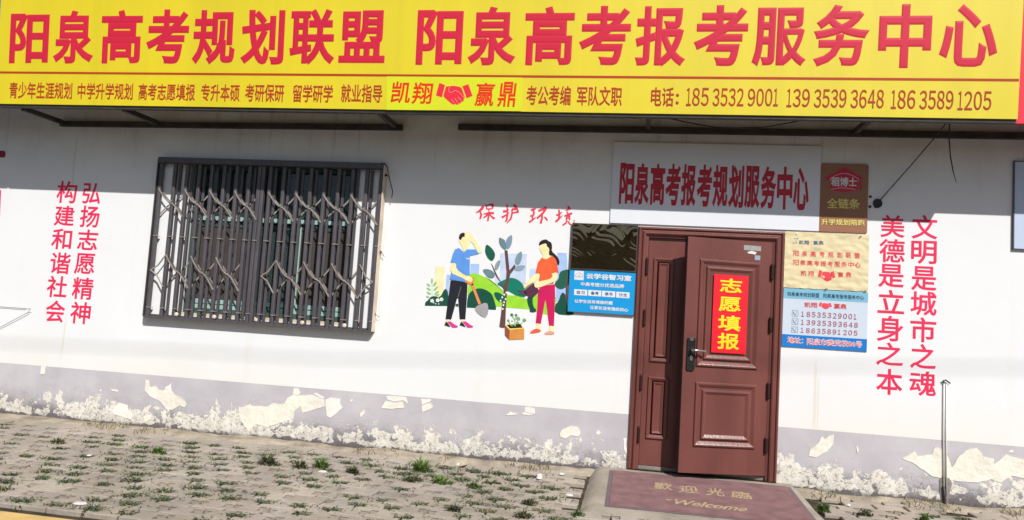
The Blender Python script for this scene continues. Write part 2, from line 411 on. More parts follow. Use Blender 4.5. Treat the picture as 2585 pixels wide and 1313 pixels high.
# where the dado paint has come away in sheets
def jag(pts, amp=0.006, step=0.03):
    out = []
    for i in range(len(pts)):
        a, b = V3((*pts[i], 0)), V3((*pts[(i + 1) % len(pts)], 0)); n = max(1, int((b - a).length / step))
        for k in range(n):
            q = a.lerp(b, k / n); w = V3((noise.noise(q * 31), noise.noise(q * 31 + V3((9, 9, 9))), 0)) * amp * (1 if k else 0.4)
            out.append((q.x + w.x, q.y + w.y))
    return out
ZA = zoomed(0, 880, 1000 / 2576); ZB = zoomed(800, 900, 800 / 2534); ZC = zoomed(1500, 860, 1085 / 2576)
peels = [
 (ZA, M_PEELW, [(262, 150), (270, 105), (300, 112), (292, 165), (262, 165)]),
 (ZA, M_PEEL, [(942, 270), (948, 200), (972, 205), (975, 250), (1012, 240), (1035, 268), (1070, 270), (1075, 250), (1115, 222), (1118, 275), (1138, 300), (1165, 310), (1205, 340), (1215, 365), (1200, 382), (1170, 370), (1120, 400), (1085, 395), (1045, 345), (975, 310)]),
 (ZA, M_PEELW, [(730, 400), (770, 350), (830, 365), (835, 395), (870, 430), (855, 462), (790, 440), (745, 430)]),
 (ZA, M_PEEL, [(928, 445), (975, 428), (985, 455), (950, 478)]),
 (ZA, M_PEELW, [(650, 265), (665, 265), (660, 280), (648, 278)]), (ZA, M_PEEL, [(715, 258), (770, 268), (768, 282), (730, 275)]),
 (ZA, M_PEEL, [(1553, 380), (1600, 375), (1640, 370), (1740, 375), (1770, 355), (1850, 360), (1868, 320), (1905, 300), (1960, 302), (2040, 300), (2110, 330), (2115, 375), (2000, 410), (1965, 418), (1955, 375), (1915, 410), (1910, 460), (1860, 470), (1790, 495), (1740, 510), (1660, 490), (1620, 540), (1575, 480), (1555, 430)]),
 (ZA, M_PEELW, [(1905, 295), (1910, 258), (1940, 256), (1955, 290), (1930, 308)]),
 (ZA, M_PEELW, [(2035, 290), (2060, 285), (2112, 318), (2100, 328), (2060, 305)]),
 (ZA, M_PEELW, [(2118, 330), (2150, 315), (2215, 325), (2212, 355), (2230, 385), (2185, 425), (2150, 450), (2125, 440), (2118, 380)]),
 (ZA, M_PEELW, [(2275, 335), (2290, 325), (2295, 338), (2278, 350)]), (ZA, M_PEEL, [(2340, 420), (2372, 395), (2370, 425), (2345, 450)]),
 (ZB, M_PEELW, [(552, 312), (640, 315), (715, 320), (733, 385), (690, 350), (620, 362), (565, 345)]),
 (ZB, M_PEEL, [(515, 410), (550, 350), (620, 365), (690, 355), (700, 410), (600, 420)]),
 (ZB, M_PEELW, [(830, 335), (912, 340), (910, 360), (840, 390)]), (ZB, M_PEEL, [(838, 395), (910, 365), (932, 400), (900, 425), (845, 445)]),
 (ZB, M_PEELW, [(1665, 400), (1705, 400), (1745, 415), (1745, 460), (1660, 440)]), (ZB, M_PEEL, [(1630, 460), (1660, 440), (1740, 462), (1700, 470)]),
 (ZB, M_PEEL, [(1510, 470), (1540, 440), (1610, 455), (1590, 468)]),
 (ZB, M_PEEL, [(1940, 620), (1960, 580), (2030, 555), (2085, 560), (2112, 605), (2090, 640), (2030, 630), (1990, 655), (1950, 645)]),
 (ZB, M_PEEL, [(2228, 610), (2250, 585), (2275, 605), (2250, 630)]),
 (ZB, M_PEELW, [(2450, 650), (2478, 650), (2478, 800), (2455, 740)]),
 (ZC, M_PEEL, [(1285, 690), (1295, 650), (1345, 610), (1365, 570), (1385, 590), (1410, 565), (1440, 562), (1435, 620), (1395, 665), (1330, 700)]),
 (ZC, M_PEELW, [(1570, 630), (1580, 632), (1588, 660), (1576, 672)]),
 (ZC, M_PEEL, [(1845, 705), (1925, 660), (1940, 690), (2025, 680), (2045, 632), (2100, 655), (2135, 720), (2145, 760), (2185, 690), (2250, 645), (2300, 642), (2335, 690), (2400, 705), (2400, 735), (2470, 680), (2560, 705), (2620, 720), (2620, 830), (2500, 810), (2440, 850), (2380, 830), (2300, 850), (2200, 845), (2100, 830), (2020, 810), (1930, 745)]),
 (ZC, M_PEELW, [(2480, 668), (2505, 648), (2520, 672)]),
]
for k, (zf, m_, pts) in enumerate(peels):
    ol = jag([WALL.px(*zf(*p)) for p in pts][::-1])
    mb.sheet(WALL, ol, 0.0012 + 0.0003 * (k % 4), m_)
    ol = ol + ol[:1]
    mb.tube([WALL.p(u, v, 0.001) for u, v in ol], [0.0018 + 0.0022 * abs(noise.noise(V3((u * 40, v * 40, 2)))) for u, v in ol], M_WALL, 5, caps=False)
mb.build('wall', bld)
mb = MB()
RF = Frame((0, 0, 0), (1, 0, 0), (0, 1, 0))
mb.box(RF, -9, 8, -0.86, 4.0, 4.3, 4.42, M_CEM)  # eave overhang added, unseen, to keep the wall behind the sign dark
mb.build('roof', bld)
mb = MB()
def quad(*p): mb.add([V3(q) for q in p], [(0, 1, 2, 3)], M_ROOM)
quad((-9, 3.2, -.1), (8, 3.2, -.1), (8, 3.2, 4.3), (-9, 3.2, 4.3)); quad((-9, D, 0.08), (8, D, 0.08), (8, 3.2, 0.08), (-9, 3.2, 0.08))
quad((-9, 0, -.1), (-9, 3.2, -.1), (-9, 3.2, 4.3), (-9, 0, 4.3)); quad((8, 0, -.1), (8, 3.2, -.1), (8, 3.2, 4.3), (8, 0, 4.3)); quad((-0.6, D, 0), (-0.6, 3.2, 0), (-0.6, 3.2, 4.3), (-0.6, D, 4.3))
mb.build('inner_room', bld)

# window: teal aluminium frame in the reveal
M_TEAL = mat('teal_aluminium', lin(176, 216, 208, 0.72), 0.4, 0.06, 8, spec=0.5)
M_TEALD = mat('shadowed_green_aluminium', lin(74, 98, 94, 0.72), 0.45, 0.08, 8, spec=0.4)  # same teal aluminium, with the shade of the reveal put into its colour
M_SCR = mat('dusty_insect_screen', lin(88, 80, 77, 0.72), 0.85, 0.12, 10, 0.3, 300, spec=0.1)
gm = bpy.data.materials.new('dark_window_glass'); gm.use_nodes = True
gb = gm.node_tree.nodes['Principled BSDF']; gb.inputs['Base Color'].default_value = (0.35, 0.5, 0.5, 1); gb.inputs['Roughness'].default_value = 0.04
gb.inputs['Transmission Weight'].default_value = 0.9; gb.inputs['IOR'].default_value = 1.45
WN = Frame((0, 0.11, 0), (1, 0, 0), (0, 0, 1))
mb = MB()
e = 0.002
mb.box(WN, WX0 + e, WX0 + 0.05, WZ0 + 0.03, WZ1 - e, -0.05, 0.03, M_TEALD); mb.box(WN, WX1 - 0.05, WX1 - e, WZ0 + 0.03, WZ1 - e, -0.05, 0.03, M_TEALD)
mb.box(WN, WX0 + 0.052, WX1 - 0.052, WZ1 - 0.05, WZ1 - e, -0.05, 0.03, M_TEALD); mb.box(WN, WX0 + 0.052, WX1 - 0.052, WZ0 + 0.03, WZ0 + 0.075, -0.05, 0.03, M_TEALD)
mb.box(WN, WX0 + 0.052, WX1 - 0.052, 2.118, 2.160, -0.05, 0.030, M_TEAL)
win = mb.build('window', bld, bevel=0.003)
win['label'] = 'sliding window with teal aluminium frame behind the grille'
mb = MB(); mb.box(WN, WX0 + 0.01, WX1 - 0.01, WZ0 - 0.004, WZ0 + 0.028, -0.03, 0.108, mat('cream_sill', lin(226, 208, 180, 0.8), 0.7, 0.12, 8)); mb.build('sill', win)
for x in (-2.9,):
    mb = MB(); mb.box(WN, x - 0.02, x + 0.02, 2.163, WZ1 - 0.052, -0.045, 0.02, M_TEALD); mb.build('mullion', win)
mb = MB(); mb.box(WN, WX0 + 0.054, WX1 - 0.054, 2.162, WZ1 - 0.054, -0.012, -0.006, gm); mb.build('transom_pane', win)
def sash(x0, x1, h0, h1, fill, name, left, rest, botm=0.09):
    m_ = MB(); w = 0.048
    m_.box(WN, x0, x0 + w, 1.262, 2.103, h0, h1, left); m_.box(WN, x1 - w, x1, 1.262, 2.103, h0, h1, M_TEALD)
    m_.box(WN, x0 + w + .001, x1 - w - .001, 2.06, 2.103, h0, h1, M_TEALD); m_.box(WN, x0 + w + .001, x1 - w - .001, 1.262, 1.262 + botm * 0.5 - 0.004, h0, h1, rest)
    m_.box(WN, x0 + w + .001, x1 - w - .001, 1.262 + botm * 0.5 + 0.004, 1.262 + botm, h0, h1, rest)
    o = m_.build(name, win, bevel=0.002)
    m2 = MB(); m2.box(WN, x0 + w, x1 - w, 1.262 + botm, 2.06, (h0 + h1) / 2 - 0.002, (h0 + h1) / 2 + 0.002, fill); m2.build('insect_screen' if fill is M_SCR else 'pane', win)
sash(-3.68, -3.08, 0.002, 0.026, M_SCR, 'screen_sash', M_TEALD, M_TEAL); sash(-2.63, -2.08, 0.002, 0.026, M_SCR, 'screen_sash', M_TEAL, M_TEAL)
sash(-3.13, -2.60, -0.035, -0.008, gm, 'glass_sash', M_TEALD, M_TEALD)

# ------------------------------------------------------------------ door (part of the building)
M_DOOR = mat('oxblood_door_paint', lin(124, 74, 67, 0.78), 0.30, 0.16, 4, 0.15, 70, spec=0.5, streak=(1, 1, 0.35))
M_DOORD = mat('dark_oxblood_edge', lin(60, 34, 32, 0.7), 0.45, 0.15, 6, spec=0.4)
DF = Frame((0, -0.004, 0), (1, 0, 0), (0, 0, 1))
mb = MB()
mb.rings(DF, 0.5824, 1.796, 0.150, 2.216, [(0, -0.004), (0, 0.012), (0.006, 0.022), (0.014, 0.026), (0.020, 0.022), (0.026, 0.012), (0.034, 0.014), (0.046, 0.030), (0.056, 0.032), (0.066, 0.026), (0.072, 0.012), (0.078, 0.010), (0.092, 0.006), (0.092, -0.06)], M_DOOR, open_bottom=True)
mb.box(DF, 0.584, 1.794, 0.146, 0.1495, -0.10, 0.030, M_DOORD)
mb.box(DF, 0.676, 1.702, 0.150, 0.178, -0.09, -0.012, mat('worn_steel_threshold', lin(175, 168, 158, 0.7), 0.5, 0.2, 10, metal=0.4))
door = mb.build('door', bld)
door['label'] = 'dark red unequal double door standing slightly ajar'
LFr = Frame((0, 0.012, 0), (1, 0, 0), (0, 0, 1))
A = math.radians(15.5); LW = 0.742
RFr = Frame((1.709 - LW * math.cos(A), -0.006 - LW * math.sin(A), 0), (math.cos(A), math.sin(A), 0), (0, 0, 1))
PROF = [(0, 0.0), (0.007, 0.015), (0.018, 0.016), (0.024, 0.013), (0.046, -0.001), (0.058, -0.001), (0.066, 0.015), (0.076, 0.017), (0.100, 0.003), (0.104, 0.003)]
PROFN = [(0, 0.0), (0.006, 0.014), (0.014, 0.015), (0.036, 0.0), (0.044, 0.0), (0.052, 0.013), (0.068, 0.003)]
Z8 = zoomed(1560, 540, 0.5503)
def panel_rect(fr, tl, tr, bl, br):
    q = [fr.px(*Z8(*p)) for p in (tl, tr, bl, br)]
    return (q[0][0] + q[2][0]) / 2, (q[1][0] + q[3][0]) / 2, (q[2][1] + q[3][1]) / 2, (q[0][1] + q[1][1]) / 2
mb = MB(); mb.box(LFr, 0.678, 1.06, 0.182, 2.122, -0.06, 0, M_DOOR)
u0, u1, v0, v1 = panel_rect(LFr, (165, 200), (262, 206), (140, 678), (238, 684)); u1 = max(u1, u0 + 0.17)
mb.rings(LFr, u0, u1, v0, v1, PROFN, M_DOOR)
a0, a1, b0, b1 = panel_rect(LFr, (135, 745), (235, 752), (124, 1030), (222, 1038))
mb.rings(LFr, u0, u1, b0, b1, PROFN, M_DOOR)
ll = mb.build('door_leaf', door); ll['label'] = 'narrow closed left leaf with two slim raised panels'
mb = MB(); mb.box(RFr, 0, LW, 0.187, 2.124, -0.06, 0, M_DOOR)
UP = panel_rect(RFr, (375, 205), (655, 225), (355, 700), (640, 715)); mb.rings(RFr, *UP, PROF, M_DOOR)
LP = panel_rect(RFr, (352, 770), (640, 785), (342, 1066), (625, 1080)); mb.rings(RFr, *LP, PROF, M_DOOR)
mb.box(RFr, -0.004, -0.0005, 0.19, 2.12, -0.059, -0.001, M_BLACK)  # leaf edge blackened, putting the shade between the leaves into its colour
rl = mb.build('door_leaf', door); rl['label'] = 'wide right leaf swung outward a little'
def hinge(fr, x, y0, y1):
    u, va = fr.px(*Z8(x, y0)); _, vb = fr.px(*Z8(x, y1))
    m_ = MB(); m_.tube([fr.p(u, vb, 0.012), fr.p(u, vb + 0.012, 0.014), fr.p(u, va - 0.012, 0.014), fr.p(u, va, 0.012)], [0.006, 0.0125, 0.0125, 0.006], M_DOORD, 10); m_.build('hinge', door, smooth=False)
HF = Frame((0, -0.012, 0), (1, 0, 0), (0, 0, 1))
for q in ((708, 228, 305), (701, 470, 545), (691, 770, 850), (680, 1022, 1100), (135, 200, 280), (123, 436, 515), (107, 735, 810), (96, 972, 1050)): hinge(HF, *q)
pu0, pv1 = RFr.px(*Z8(316, 566)); pu1, pv0 = RFr.px(*Z8(350, 720)); pu0, _ = RFr.px(*Z8(314, 640)); pu1, _ = RFr.px(*Z8(352, 640))
mb = MB(); mb.slab(RFr, [(pu0, pv0 + .012), (pu0 + .012, pv0), (pu1 - .012, pv0), (pu1, pv0 + .012), (pu1, pv1 - .012), (pu1 - .012, pv1), (pu0 + .012, pv1), (pu0, pv1 - .012)], 0, 0.014, M_BLACK)
lock = mb.build('lock_plate', door, bevel=0.003)
pc = (pu0 + pu1) / 2; _, lv = RFr.px(*Z8(335, 624))
mb = MB(); M_LEV = mat('satin_lever', lin(214, 210, 204, 0.75), 0.25, 0.06, 10, metal=0.9)
mb.tube([RFr.p(pc, lv, 0.014), RFr.p(pc, lv, 0.055)], 0.011, M_LEV, 12); mb.tube([RFr.p(pc - 0.014, lv, 0.055), RFr.p(pc + 0.03, lv, 0.058), RFr.p(pc + 0.105, lv - 0.004, 0.054), RFr.p(pc + 0.115, lv - 0.004, 0.050)], [0.010, 0.010, 0.009, 0.006], M_LEV, 10)
mb.build('door_handle', door, smooth=True)
_, kv = RFr.px(*Z8(332, 661))
mb = MB(); mb.slab(RFr, ellipse(pc, kv, 0.012, 0.022, n=16), 0.0142, 0.02, M_LEV); mb.slab(RFr, ellipse(pc, kv + 0.004, 0.004, 0.006, n=10), 0.0202, 0.021, M_BLACK); mb.build('keyhole', door)
mb = MB(); mb.slab(RFr, ellipse(pc, pv1 - 0.016, 0.018, 0.010, n=16), 0.0142, 0.019, M_LEV); mb.build('lock_cap', door)

# red paper on the door
u0, v1 = RFr.px(*Z8(440, 276)); u1, v0 = RFr.px(*Z8(584, 644)); u0b, _ = RFr.px(*Z8(421, 640)); u1b, _ = RFr.px(*Z8(592, 280))
u0, u1 = (u0 + u0b) / 2, (u1 + u1b) / 2
pst = thing('door_poster', RFr.p((u0 + u1) / 2, v0, 0.02), 'bright red paper poster with four yellow characters on the open door leaf', 'poster')
mb = MB(); mb.slab(RFr, [(u0, v0), (u1, v0), (u1, v1), (u0, v1)], 0.0165, 0.0185, mat('bright_red_paper', lin(246, 20, 42, 0.9), 0.55, 0.04, 3)); mb.build('paper', pst)
mb = MB(); MY = mat('yellow_print', lin(255, 226, 20, 0.85), 0.55, 0.03, 3)
Z8b = Z8
for ch, (x0, x1, y0, y1) in zip('志愿填报', [(463, 565, 298, 362), (458, 560, 382, 450), (455, 558, 466, 538), (452, 553, 548, 622)]):
    q = pquad(RFr, *Z8(x0, y0)[:1], Z8(x1, y0)[0], Z8(x0, y0)[1], Z8(x0, y1)[1]); letter(mb, RFr, ch, q, MY, bold=0.024, h=0.0195)
mb.build('lettering', pst)
for nm, lab, pts, m_ in [('sticker', 'silver rectangular maker label high on the right door leaf', [(578, 143), (656, 149), (656, 172), (577, 166)], mat('silver_label', lin(186, 184, 180, 0.75), 0.35, 0.12, 30, metal=0.3)),
                         ('sticker', 'torn white scrap of sticker below the silver label', [(592, 176), (612, 170), (636, 176), (630, 187), (618, 184), (600, 182)], mat('white_label', lin(236, 232, 226, 0.8), 0.6, 0.05)),
                         ('sticker', 'small pale blue square sticker on the right door leaf', [(628, 190), (653, 192), (652, 213), (627, 211)], mat('pale_blue_label', lin(164, 180, 196, 0.75), 0.5, 0.06))]:
    mb = MB(); mb.slab(RFr, [RFr.px(*Z8(*p)) for p in pts], 0.0005, 0.0015, m_); tag(mb.build(nm), lab, 'sticker')

# ------------------------------------------------------------------ door ramp and mat
RS = Frame((0, 0, 0.142), (1, 0, 0), V3((0, 1.0, 0.0416)))
mb = MB()
nu, nv = 40, 30; vs = []
for j in range(nv + 1):
    for i in range(nu + 1):
        s, t = i / nu, j / nv
        x = RX0 - 0.06 + (RX1 - RX0 + 0.12) * s; y = 0.0 + (RY - 0.04) * t
        inset = min((x - (RX0 - 0.06)) / 0.07, ((RX1 + 0.06) - x) / 0.07, 1.0); f2 = min((y - (RY - 0.04)) / 0.07, 1.0)
        ztop = 0.142 + 0.0416 * y - 0.001
        k = max(0, min(inset, f2)); k = k ** 0.8
        z = (GZ - 0.03) * (1 - k) + ztop * k + 0.004 * noise.noise(V3((x * 9, y * 9, 0))) * (1 if (x < 0.44 or x > 1.88 or y < -1.18 or y > -0.1) else 0.15)
        z = max(z, -1); vs.append(V3((x + 0.012 * noise.noise(V3((y * 5, s * 3, 1))) * (1 if i in (0, nu) else 0), y, z)))
mb.add(vs, [(j * (nu + 1) + i, (j + 1) * (nu + 1) + i, (j + 1) * (nu + 1) + i + 1, j * (nu + 1) + i + 1) for j in range(nv) for i in range(nu)], M_CEM)
tag(mb.build('concrete_ramp', smooth=True), 'low rough concrete ramp in front of the dark red door', 'ramp')
mt = thing('door_mat', RS.p(1.16, -0.64), 'faded maroon welcome mat with pale yellow lettering on the ramp', 'mat')
mb = MB(); MX0, MX1, MY0, MY1 = 0.472, 1.852, -1.155, -0.128
mb.box(RS, MX0, MX1, MY0, MY1, -0.002, 0.007, mat('maroon_pile', lin(150, 116, 116, 0.8), 0.95, 0.18, 9, 0.8, 220, spec=0.1))
mb.build('pile', mt)
mb = MB(); mbd = mat('grey_mat_edge', lin(126, 108, 112, 0.7), 0.8, 0.12, 12, 0.4, 100)
for b in ((MX0 - 0.03, MX0 - .001, MY0 - 0.03, MY1), (MX1 + .001, MX1 + 0.03, MY0 - 0.03, MY1), (MX0, MX1, MY0 - 0.03, MY0 - .001)): mb.box(RS, *b, -0.002, 0.0035, mbd)
mb.build('mat_edge', mt)
mb = MB(); mly = mat('faded_yellow_pile', lin(200, 176, 142, 0.70), 0.95, 0.25, 30, 0.6, 200, spec=0.1)
ZM = zoomed(1480, 1150, 600 / 2576)
for ch, c in zip('歡迎光臨', [[(735, 300), (925, 315), (720, 372), (935, 390)], [(1010, 330), (1190, 345), (995, 408), (1230, 425)], [(1310, 360), (1480, 375), (1285, 440), (1505, 458)], [(1580, 395), (1770, 412), (1570, 465), (1800, 490)]]):
    letter(mb, RS, ch, tuple(RS.px(*ZM(*p)) for p in c), mly, bold=0.02, h=0.008)
mb.build('lettering', mt)
mb = MB(); letter(mb, RS, 'Welcome', tuple(RS.px(*ZM(*p)) for p in [(930, 480), (1760, 570), (930, 535), (1745, 622)]), mly, bold=0.03, h=0.008, shear=0.06)
letter(mb, RS, '~', tuple(RS.px(*ZM(*p)) for p in [(865, 478), (925, 485), (862, 498), (925, 503)]), mly, bold=0.05, h=0.008)
mb.build('lettering', mt)

# ------------------------------------------------------------------ folding window grille
gr = thing('window_grille', (-2.89, -0.04, 1.14), 'grey steel folding scissor grille over the window', 'grille')
GF = Frame((0, -0.052, 0), (1, 0, 0), (0, 0, 1))
GX0, GX1, GZ0, GZ1 = -4.04, -1.755, 1.143, 2.70
def gpart(name): 
    return MB()
mb = MB(); mb.box(GF, GX0, GX1, GZ1 - 0.055, GZ1, -0.05, 0.023, M_STEEL); mb.box(GF, GX0, GX1, GZ1 - 0.062, GZ1 - 0.0555, 0.012, 0.023, M_STEELD); mb.build('top_track', gr, bevel=0.003)
mb = MB(); mb.box(GF, GX0, GX1, GZ0, GZ0 + 0.006, -0.05, 0.023, M_STEEL); mb.box(GF, GX0, GX1, GZ0 + 0.0062, GZ0 + 0.035, -0.05, -0.046, M_STEEL); mb.box(GF, GX0, GX1, GZ0 + 0.0062, GZ0 + 0.022, 0.0195, 0.023, M_STEEL); mb.build('bottom_track', gr)
mb = MB(); mb.box(GF, GX1 + 0.001, GX1 + 0.012, GZ0 + 0.01, GZ1 - 0.02, -0.05, 0.020, mat('stained_mortar', lin(222, 204, 184, 0.8), 0.85, 0.18, 6, 0.4, 30)); mb.build('mortar_edge', gr)
mb = MB(); mb.box(GF, GX0 - 0.012, GX0 - 0.001, GZ0 + 0.01, GZ1 - 0.004, -0.05, 0.018, M_STEELD); mb.build('edge_plate', gr)
LB = [-4.018] + [-4.0 + 0.1305 * i for i in range(1, 8)]; RB = [-2.873 + 0.1369 * i for i in range(8)] + [-1.778]
def channel(x, w=0.032, d=0.024):
    m_ = MB(); z0, z1 = GZ0 + 0.007, GZ1 - 0.064
    # a U channel open at the back, its two lips folded
    P = [(-w / 2, -d), (-w / 2, 0.006), (-w / 2 + 0.006, 0.010), (w / 2 - 0.006, 0.010), (w / 2, 0.006), (w / 2, -d), (w / 2 - 0.003, -d), (w / 2 - 0.003, 0.003), (-w / 2 + 0.003, 0.003), (-w / 2 + 0.003, -d)]
    n = len(P); vs = [GF.p(x + a, z, b) for z in (z0, z1) for a, b in P]
    m_.add(vs, [(i, (i + 1) % n, n + (i + 1) % n, n + i) for i in range(n)] + [tuple(range(n))[::-1], tuple(range(n, 2 * n))], M_STEEL)
    return m_.build('upright', gr)
for x in LB + RB: channel(x)
for x in (-2.985, -2.945): channel(x, 0.034, 0.03)
# second, thinner bar riding behind each upright
for x in LB[1:] + RB[:-1]:
    m_ = MB(); m_.box(GF, x + 0.026, x + 0.052, GZ0 + 0.02, GZ1 - 0.07, -0.040, -0.026, M_STEEL); m_.build('rear_bar', gr)
def arm(xa, za, xb, zb, h, m_, w=0.0065):
    """S shaped flat: steep at its ends, shallow where it crosses the joint"""
    N_ = 14; pts = []
    for i in range(N_ + 1):
        t = i / N_; s = 2 * t - 1
        x = xa + (xb - xa) * t
        zz = (za + zb) / 2 + (zb - za) / 2 * math.copysign(abs(s) ** 1.45, s)
        pts.append((x, zz))
    up = []; dn = []
    for i, (x, z_) in enumerate(pts):
        a = pts[max(i - 1, 0)]; b = pts[min(i + 1, N_)]; dx, dz = b[0] - a[0], b[1] - a[1]; l = math.hypot(dx, dz)
        nx_, nz_ = -dz / l * w, dx / l * w
        up.append((x + nx_, z_ + nz_)); dn.append((x - nx_, z_ - nz_))
    o = up + dn; k = len(up)
    vs = [GF.p(u, v, h + 0.005) for u, v in up] + [GF.p(u, v, h + 0.005) for u, v in dn] + [GF.p(u, v, h) for u, v in up] + [GF.p(u, v, h) for u, v in dn]
    fs = []
    for i in range(k - 1):
        fs += [(k + i, k + i + 1, i + 1, i), (2 * k + i, 2 * k + i + 1, 3 * k + i + 1, 3 * k + i), (i, i + 1, 2 * k + i + 1, 2 * k + i), (3 * k + i, 3 * k + i + 1, k + i + 1, k + i)]
    fs += [(0, 2 * k, 3 * k, k), (k - 1, 2 * k - 1, 4 * k - 1, 3 * k - 1)]
    m_.add(vs, fs, M_CHROME)
def scissor(jx, lx, rx, jz, zu, zd):
    if lx is not None and rx is not None:
        m_ = MB(); arm(lx, zu, rx, zd, 0.0115, m_); m_.build('scissor_arm', gr)
        m_ = MB(); arm(lx, zd, rx, zu, -0.031, m_); m_.build('scissor_arm', gr)
        m_ = MB(); arm(lx, zu, rx, zd, -0.037, m_, 0.0055); m_.build('scissor_arm', gr)
    m_ = MB(); m_.tube([GF.p(jx, jz, 0.0), GF.p(jx, jz, 0.022)], 0.009, M_CHROME, 8); m_.build('rivet', gr)
bars = LB + [-2.975]
for i in (1, 3, 5, 7): scissor(bars[i], bars[i - 1], bars[i + 1], 2.272, 2.392, 2.124)
for i in (2, 4, 6): scissor(bars[i], bars[i - 1], bars[i + 1], 1.598, 1.752, 1.443)
for i in (1, 3, 5, 7): scissor(RB[i], RB[i - 1], RB[i + 1], 2.272, 2.392, 2.124)
for i in (2, 4, 6): scissor(RB[i], RB[i - 1], RB[i + 1], 1.598, 1.752, 1.443)
for (xa, xb) in ((bars[0], bars[1]), (RB[0], RB[1])):
    for z1_, z2_ in ((1.598, 1.752), (1.598, 1.443)):
        m_ = MB(); pts = [(xa, z1_), (xa + (xb - xa) * .5, z1_ + (z2_ - z1_) * .30), (xb, z2_)]
        m_.tube([GF.p(u, v, 0.014) for u, v in pts], 0.007, M_CHROME, 6); m_.build('scissor_arm', gr)
for z1_, z2_ in ((1.598, 1.752), (1.598, 1.443)):
    m_ = MB(); xa, xb = RB[8], RB[7]; m_.tube([GF.p(u, v, 0.014) for u, v in [(xa, z1_), (xa + (xb - xa) * .5, z1_ + (z2_ - z1_) * .30), (xb, z2_)]], 0.007, M_CHROME, 6); m_.build('scissor_arm', gr)
for x in LB + [-2.985] + RB:
    for z_ in (1.930, 1.242):
        m_ = MB(); m_.box(GF, x - 0.008, x + 0.036, z_ - 0.004, z_ + 0.004, -0.03, 0.016, M_CHROME); m_.build('clip', gr)
for x in (LB[2] + 0.03, LB[5] + 0.03, -2.885, RB[3] + .03, RB[6] + 0.03):
    m_ = MB(); m_.tube([GF.p(x, 1.19, -0.012), GF.p(x, 1.19, -0.006), GF.p(x, 1.19, 0.006), GF.p(x, 1.19, 0.012)], [0.012, 0.02, 0.02, 0.012], mat('nylon_roller', lin(232, 218, 200, 0.8), 0.5, 0.1), 14); m_.build('roller', gr)
# torn black tape and a loose wire at its right edge
Z2 = zoomed(660, 370, 0.2064)
mb = MB(); mb.slab(WALL, [WALL.px(*Z2(*p)) for p in [(1480, 335), (1530, 340), (1568, 360), (1570, 378), (1530, 380), (1515, 400), (1525, 480), (1500, 520), (1505, 640), (1485, 680), (1468, 600), (1480, 500), (1470, 400)]], 0.052, 0.056, M_BLACK); mb.build('torn_tape', gr)
mb = MB(); mb.tube([V3((WALL.px(*Z2(*p))[0], -0.05, WALL.px(*Z2(*p))[1])) for p in [(1490, 215), (1530, 220), (1560, 265), (1580, 370), (1600, 460), (1625, 560), (1615, 640)]], 0.0045, M_STEELD, 6); mb.build('loose_wire', gr)
for px_, py_ in ((960, 640), (945, 795)):
    mb = MB(); u, v = WALL.px(px_, py_)
    for k in range(5): mb.tube([V3((u - 0.02, -0.03, v)), V3((u + rr.uniform(0, 0.03), -0.04, v + rr.uniform(-.02, .02))), V3((u + rr.uniform(0.0, 0.06), -0.03, v + rr.uniform(-.035, .035)))], 0.0028, M_RUST, 5)
    mb.build('wire_tie', gr)

# ------------------------------------------------------------------ the yellow fascia sign
ST = math.radians(4.6)
SF = Frame((0, -0.62, 3.045), (1, 0, 0), (0, -math.sin(ST), math.cos(ST)))
SX0, SX1 = -5.375, 3.292; SH = 1.06
sg = thing('fascia_sign', (-1.0, -0.5, 3.0), 'long yellow fascia sign with big red characters over the whole shop front', 'shop sign')
M_YEL = mat('sun_faded_yellow_vinyl', lin(242, 220, 12, 0.86), 0.48, 0.05, 1.0, 0.02, 6, spec=1.0, streak=(5, 1, 0.12))
mb = MB(); mb.box(SF, SX0, SX1, 0, SH, -0.012, 0, M_YEL); mb.build('face', sg)
mb = MB(); mb.box(SF, SX0 + 0.003, SX1 - 0.003, -0.026, 0.045, -0.085, -0.0125, M_STEELD); mb.box(SF, SX0 + .003, SX1 - .003, SH - 0.045, SH - 0.002, -0.085, -0.0125, M_STEELD)
for k in range(9):
    x = SX0 + 0.003 + (SX1 - SX0 - 0.046) * k / 8; mb.box(SF, x, x + 0.04, 0.046, SH - 0.046, -0.083, -0.0127, M_STEELD)
mb.build('steel_frame', sg)
big1 = [(25.2, 123.4, 33.8, 160), (136, 237.6, 26.4, 160.5), (255.4, 359, 25, 160.5), (369.6, 476.7, 24, 160.7), (486.5, 594, 25.5, 163), (608.7, 718, 25, 163), (731.8, 846.3, 23, 163.5), (857, 973.6, 26.4, 159)]
big2 = [(1052, 1168, 24.5, 164), (1183, 1303.6, 16.5, 165), (1324.5, 1449, 16, 165), (1462.4, 1592, 15, 164.5), (1604.7, 1732.5, 15.5, 167.5), (1752, 1888, 13, 166.6), (1900, 2036.7, 19, 168), (2053.9, 2195.4, 11.5, 168.5), (2218, 2351.7, 10.5, 171.8), (2372.3, 2519.4, 10.3, 168.5)]
for nm, s_, bx in (('headline_lettering', '阳泉高考规划联盟', big1), ('headline_lettering', '阳泉高考报考服务中心', big2)):
    mb = MB()
    for ch, b in zip(s_, bx): letter(mb, SF, ch, pquad(SF, *b), M_RED, bold=0.031, h=0.0015)
    mb.build(nm, sg)
mb = MB()
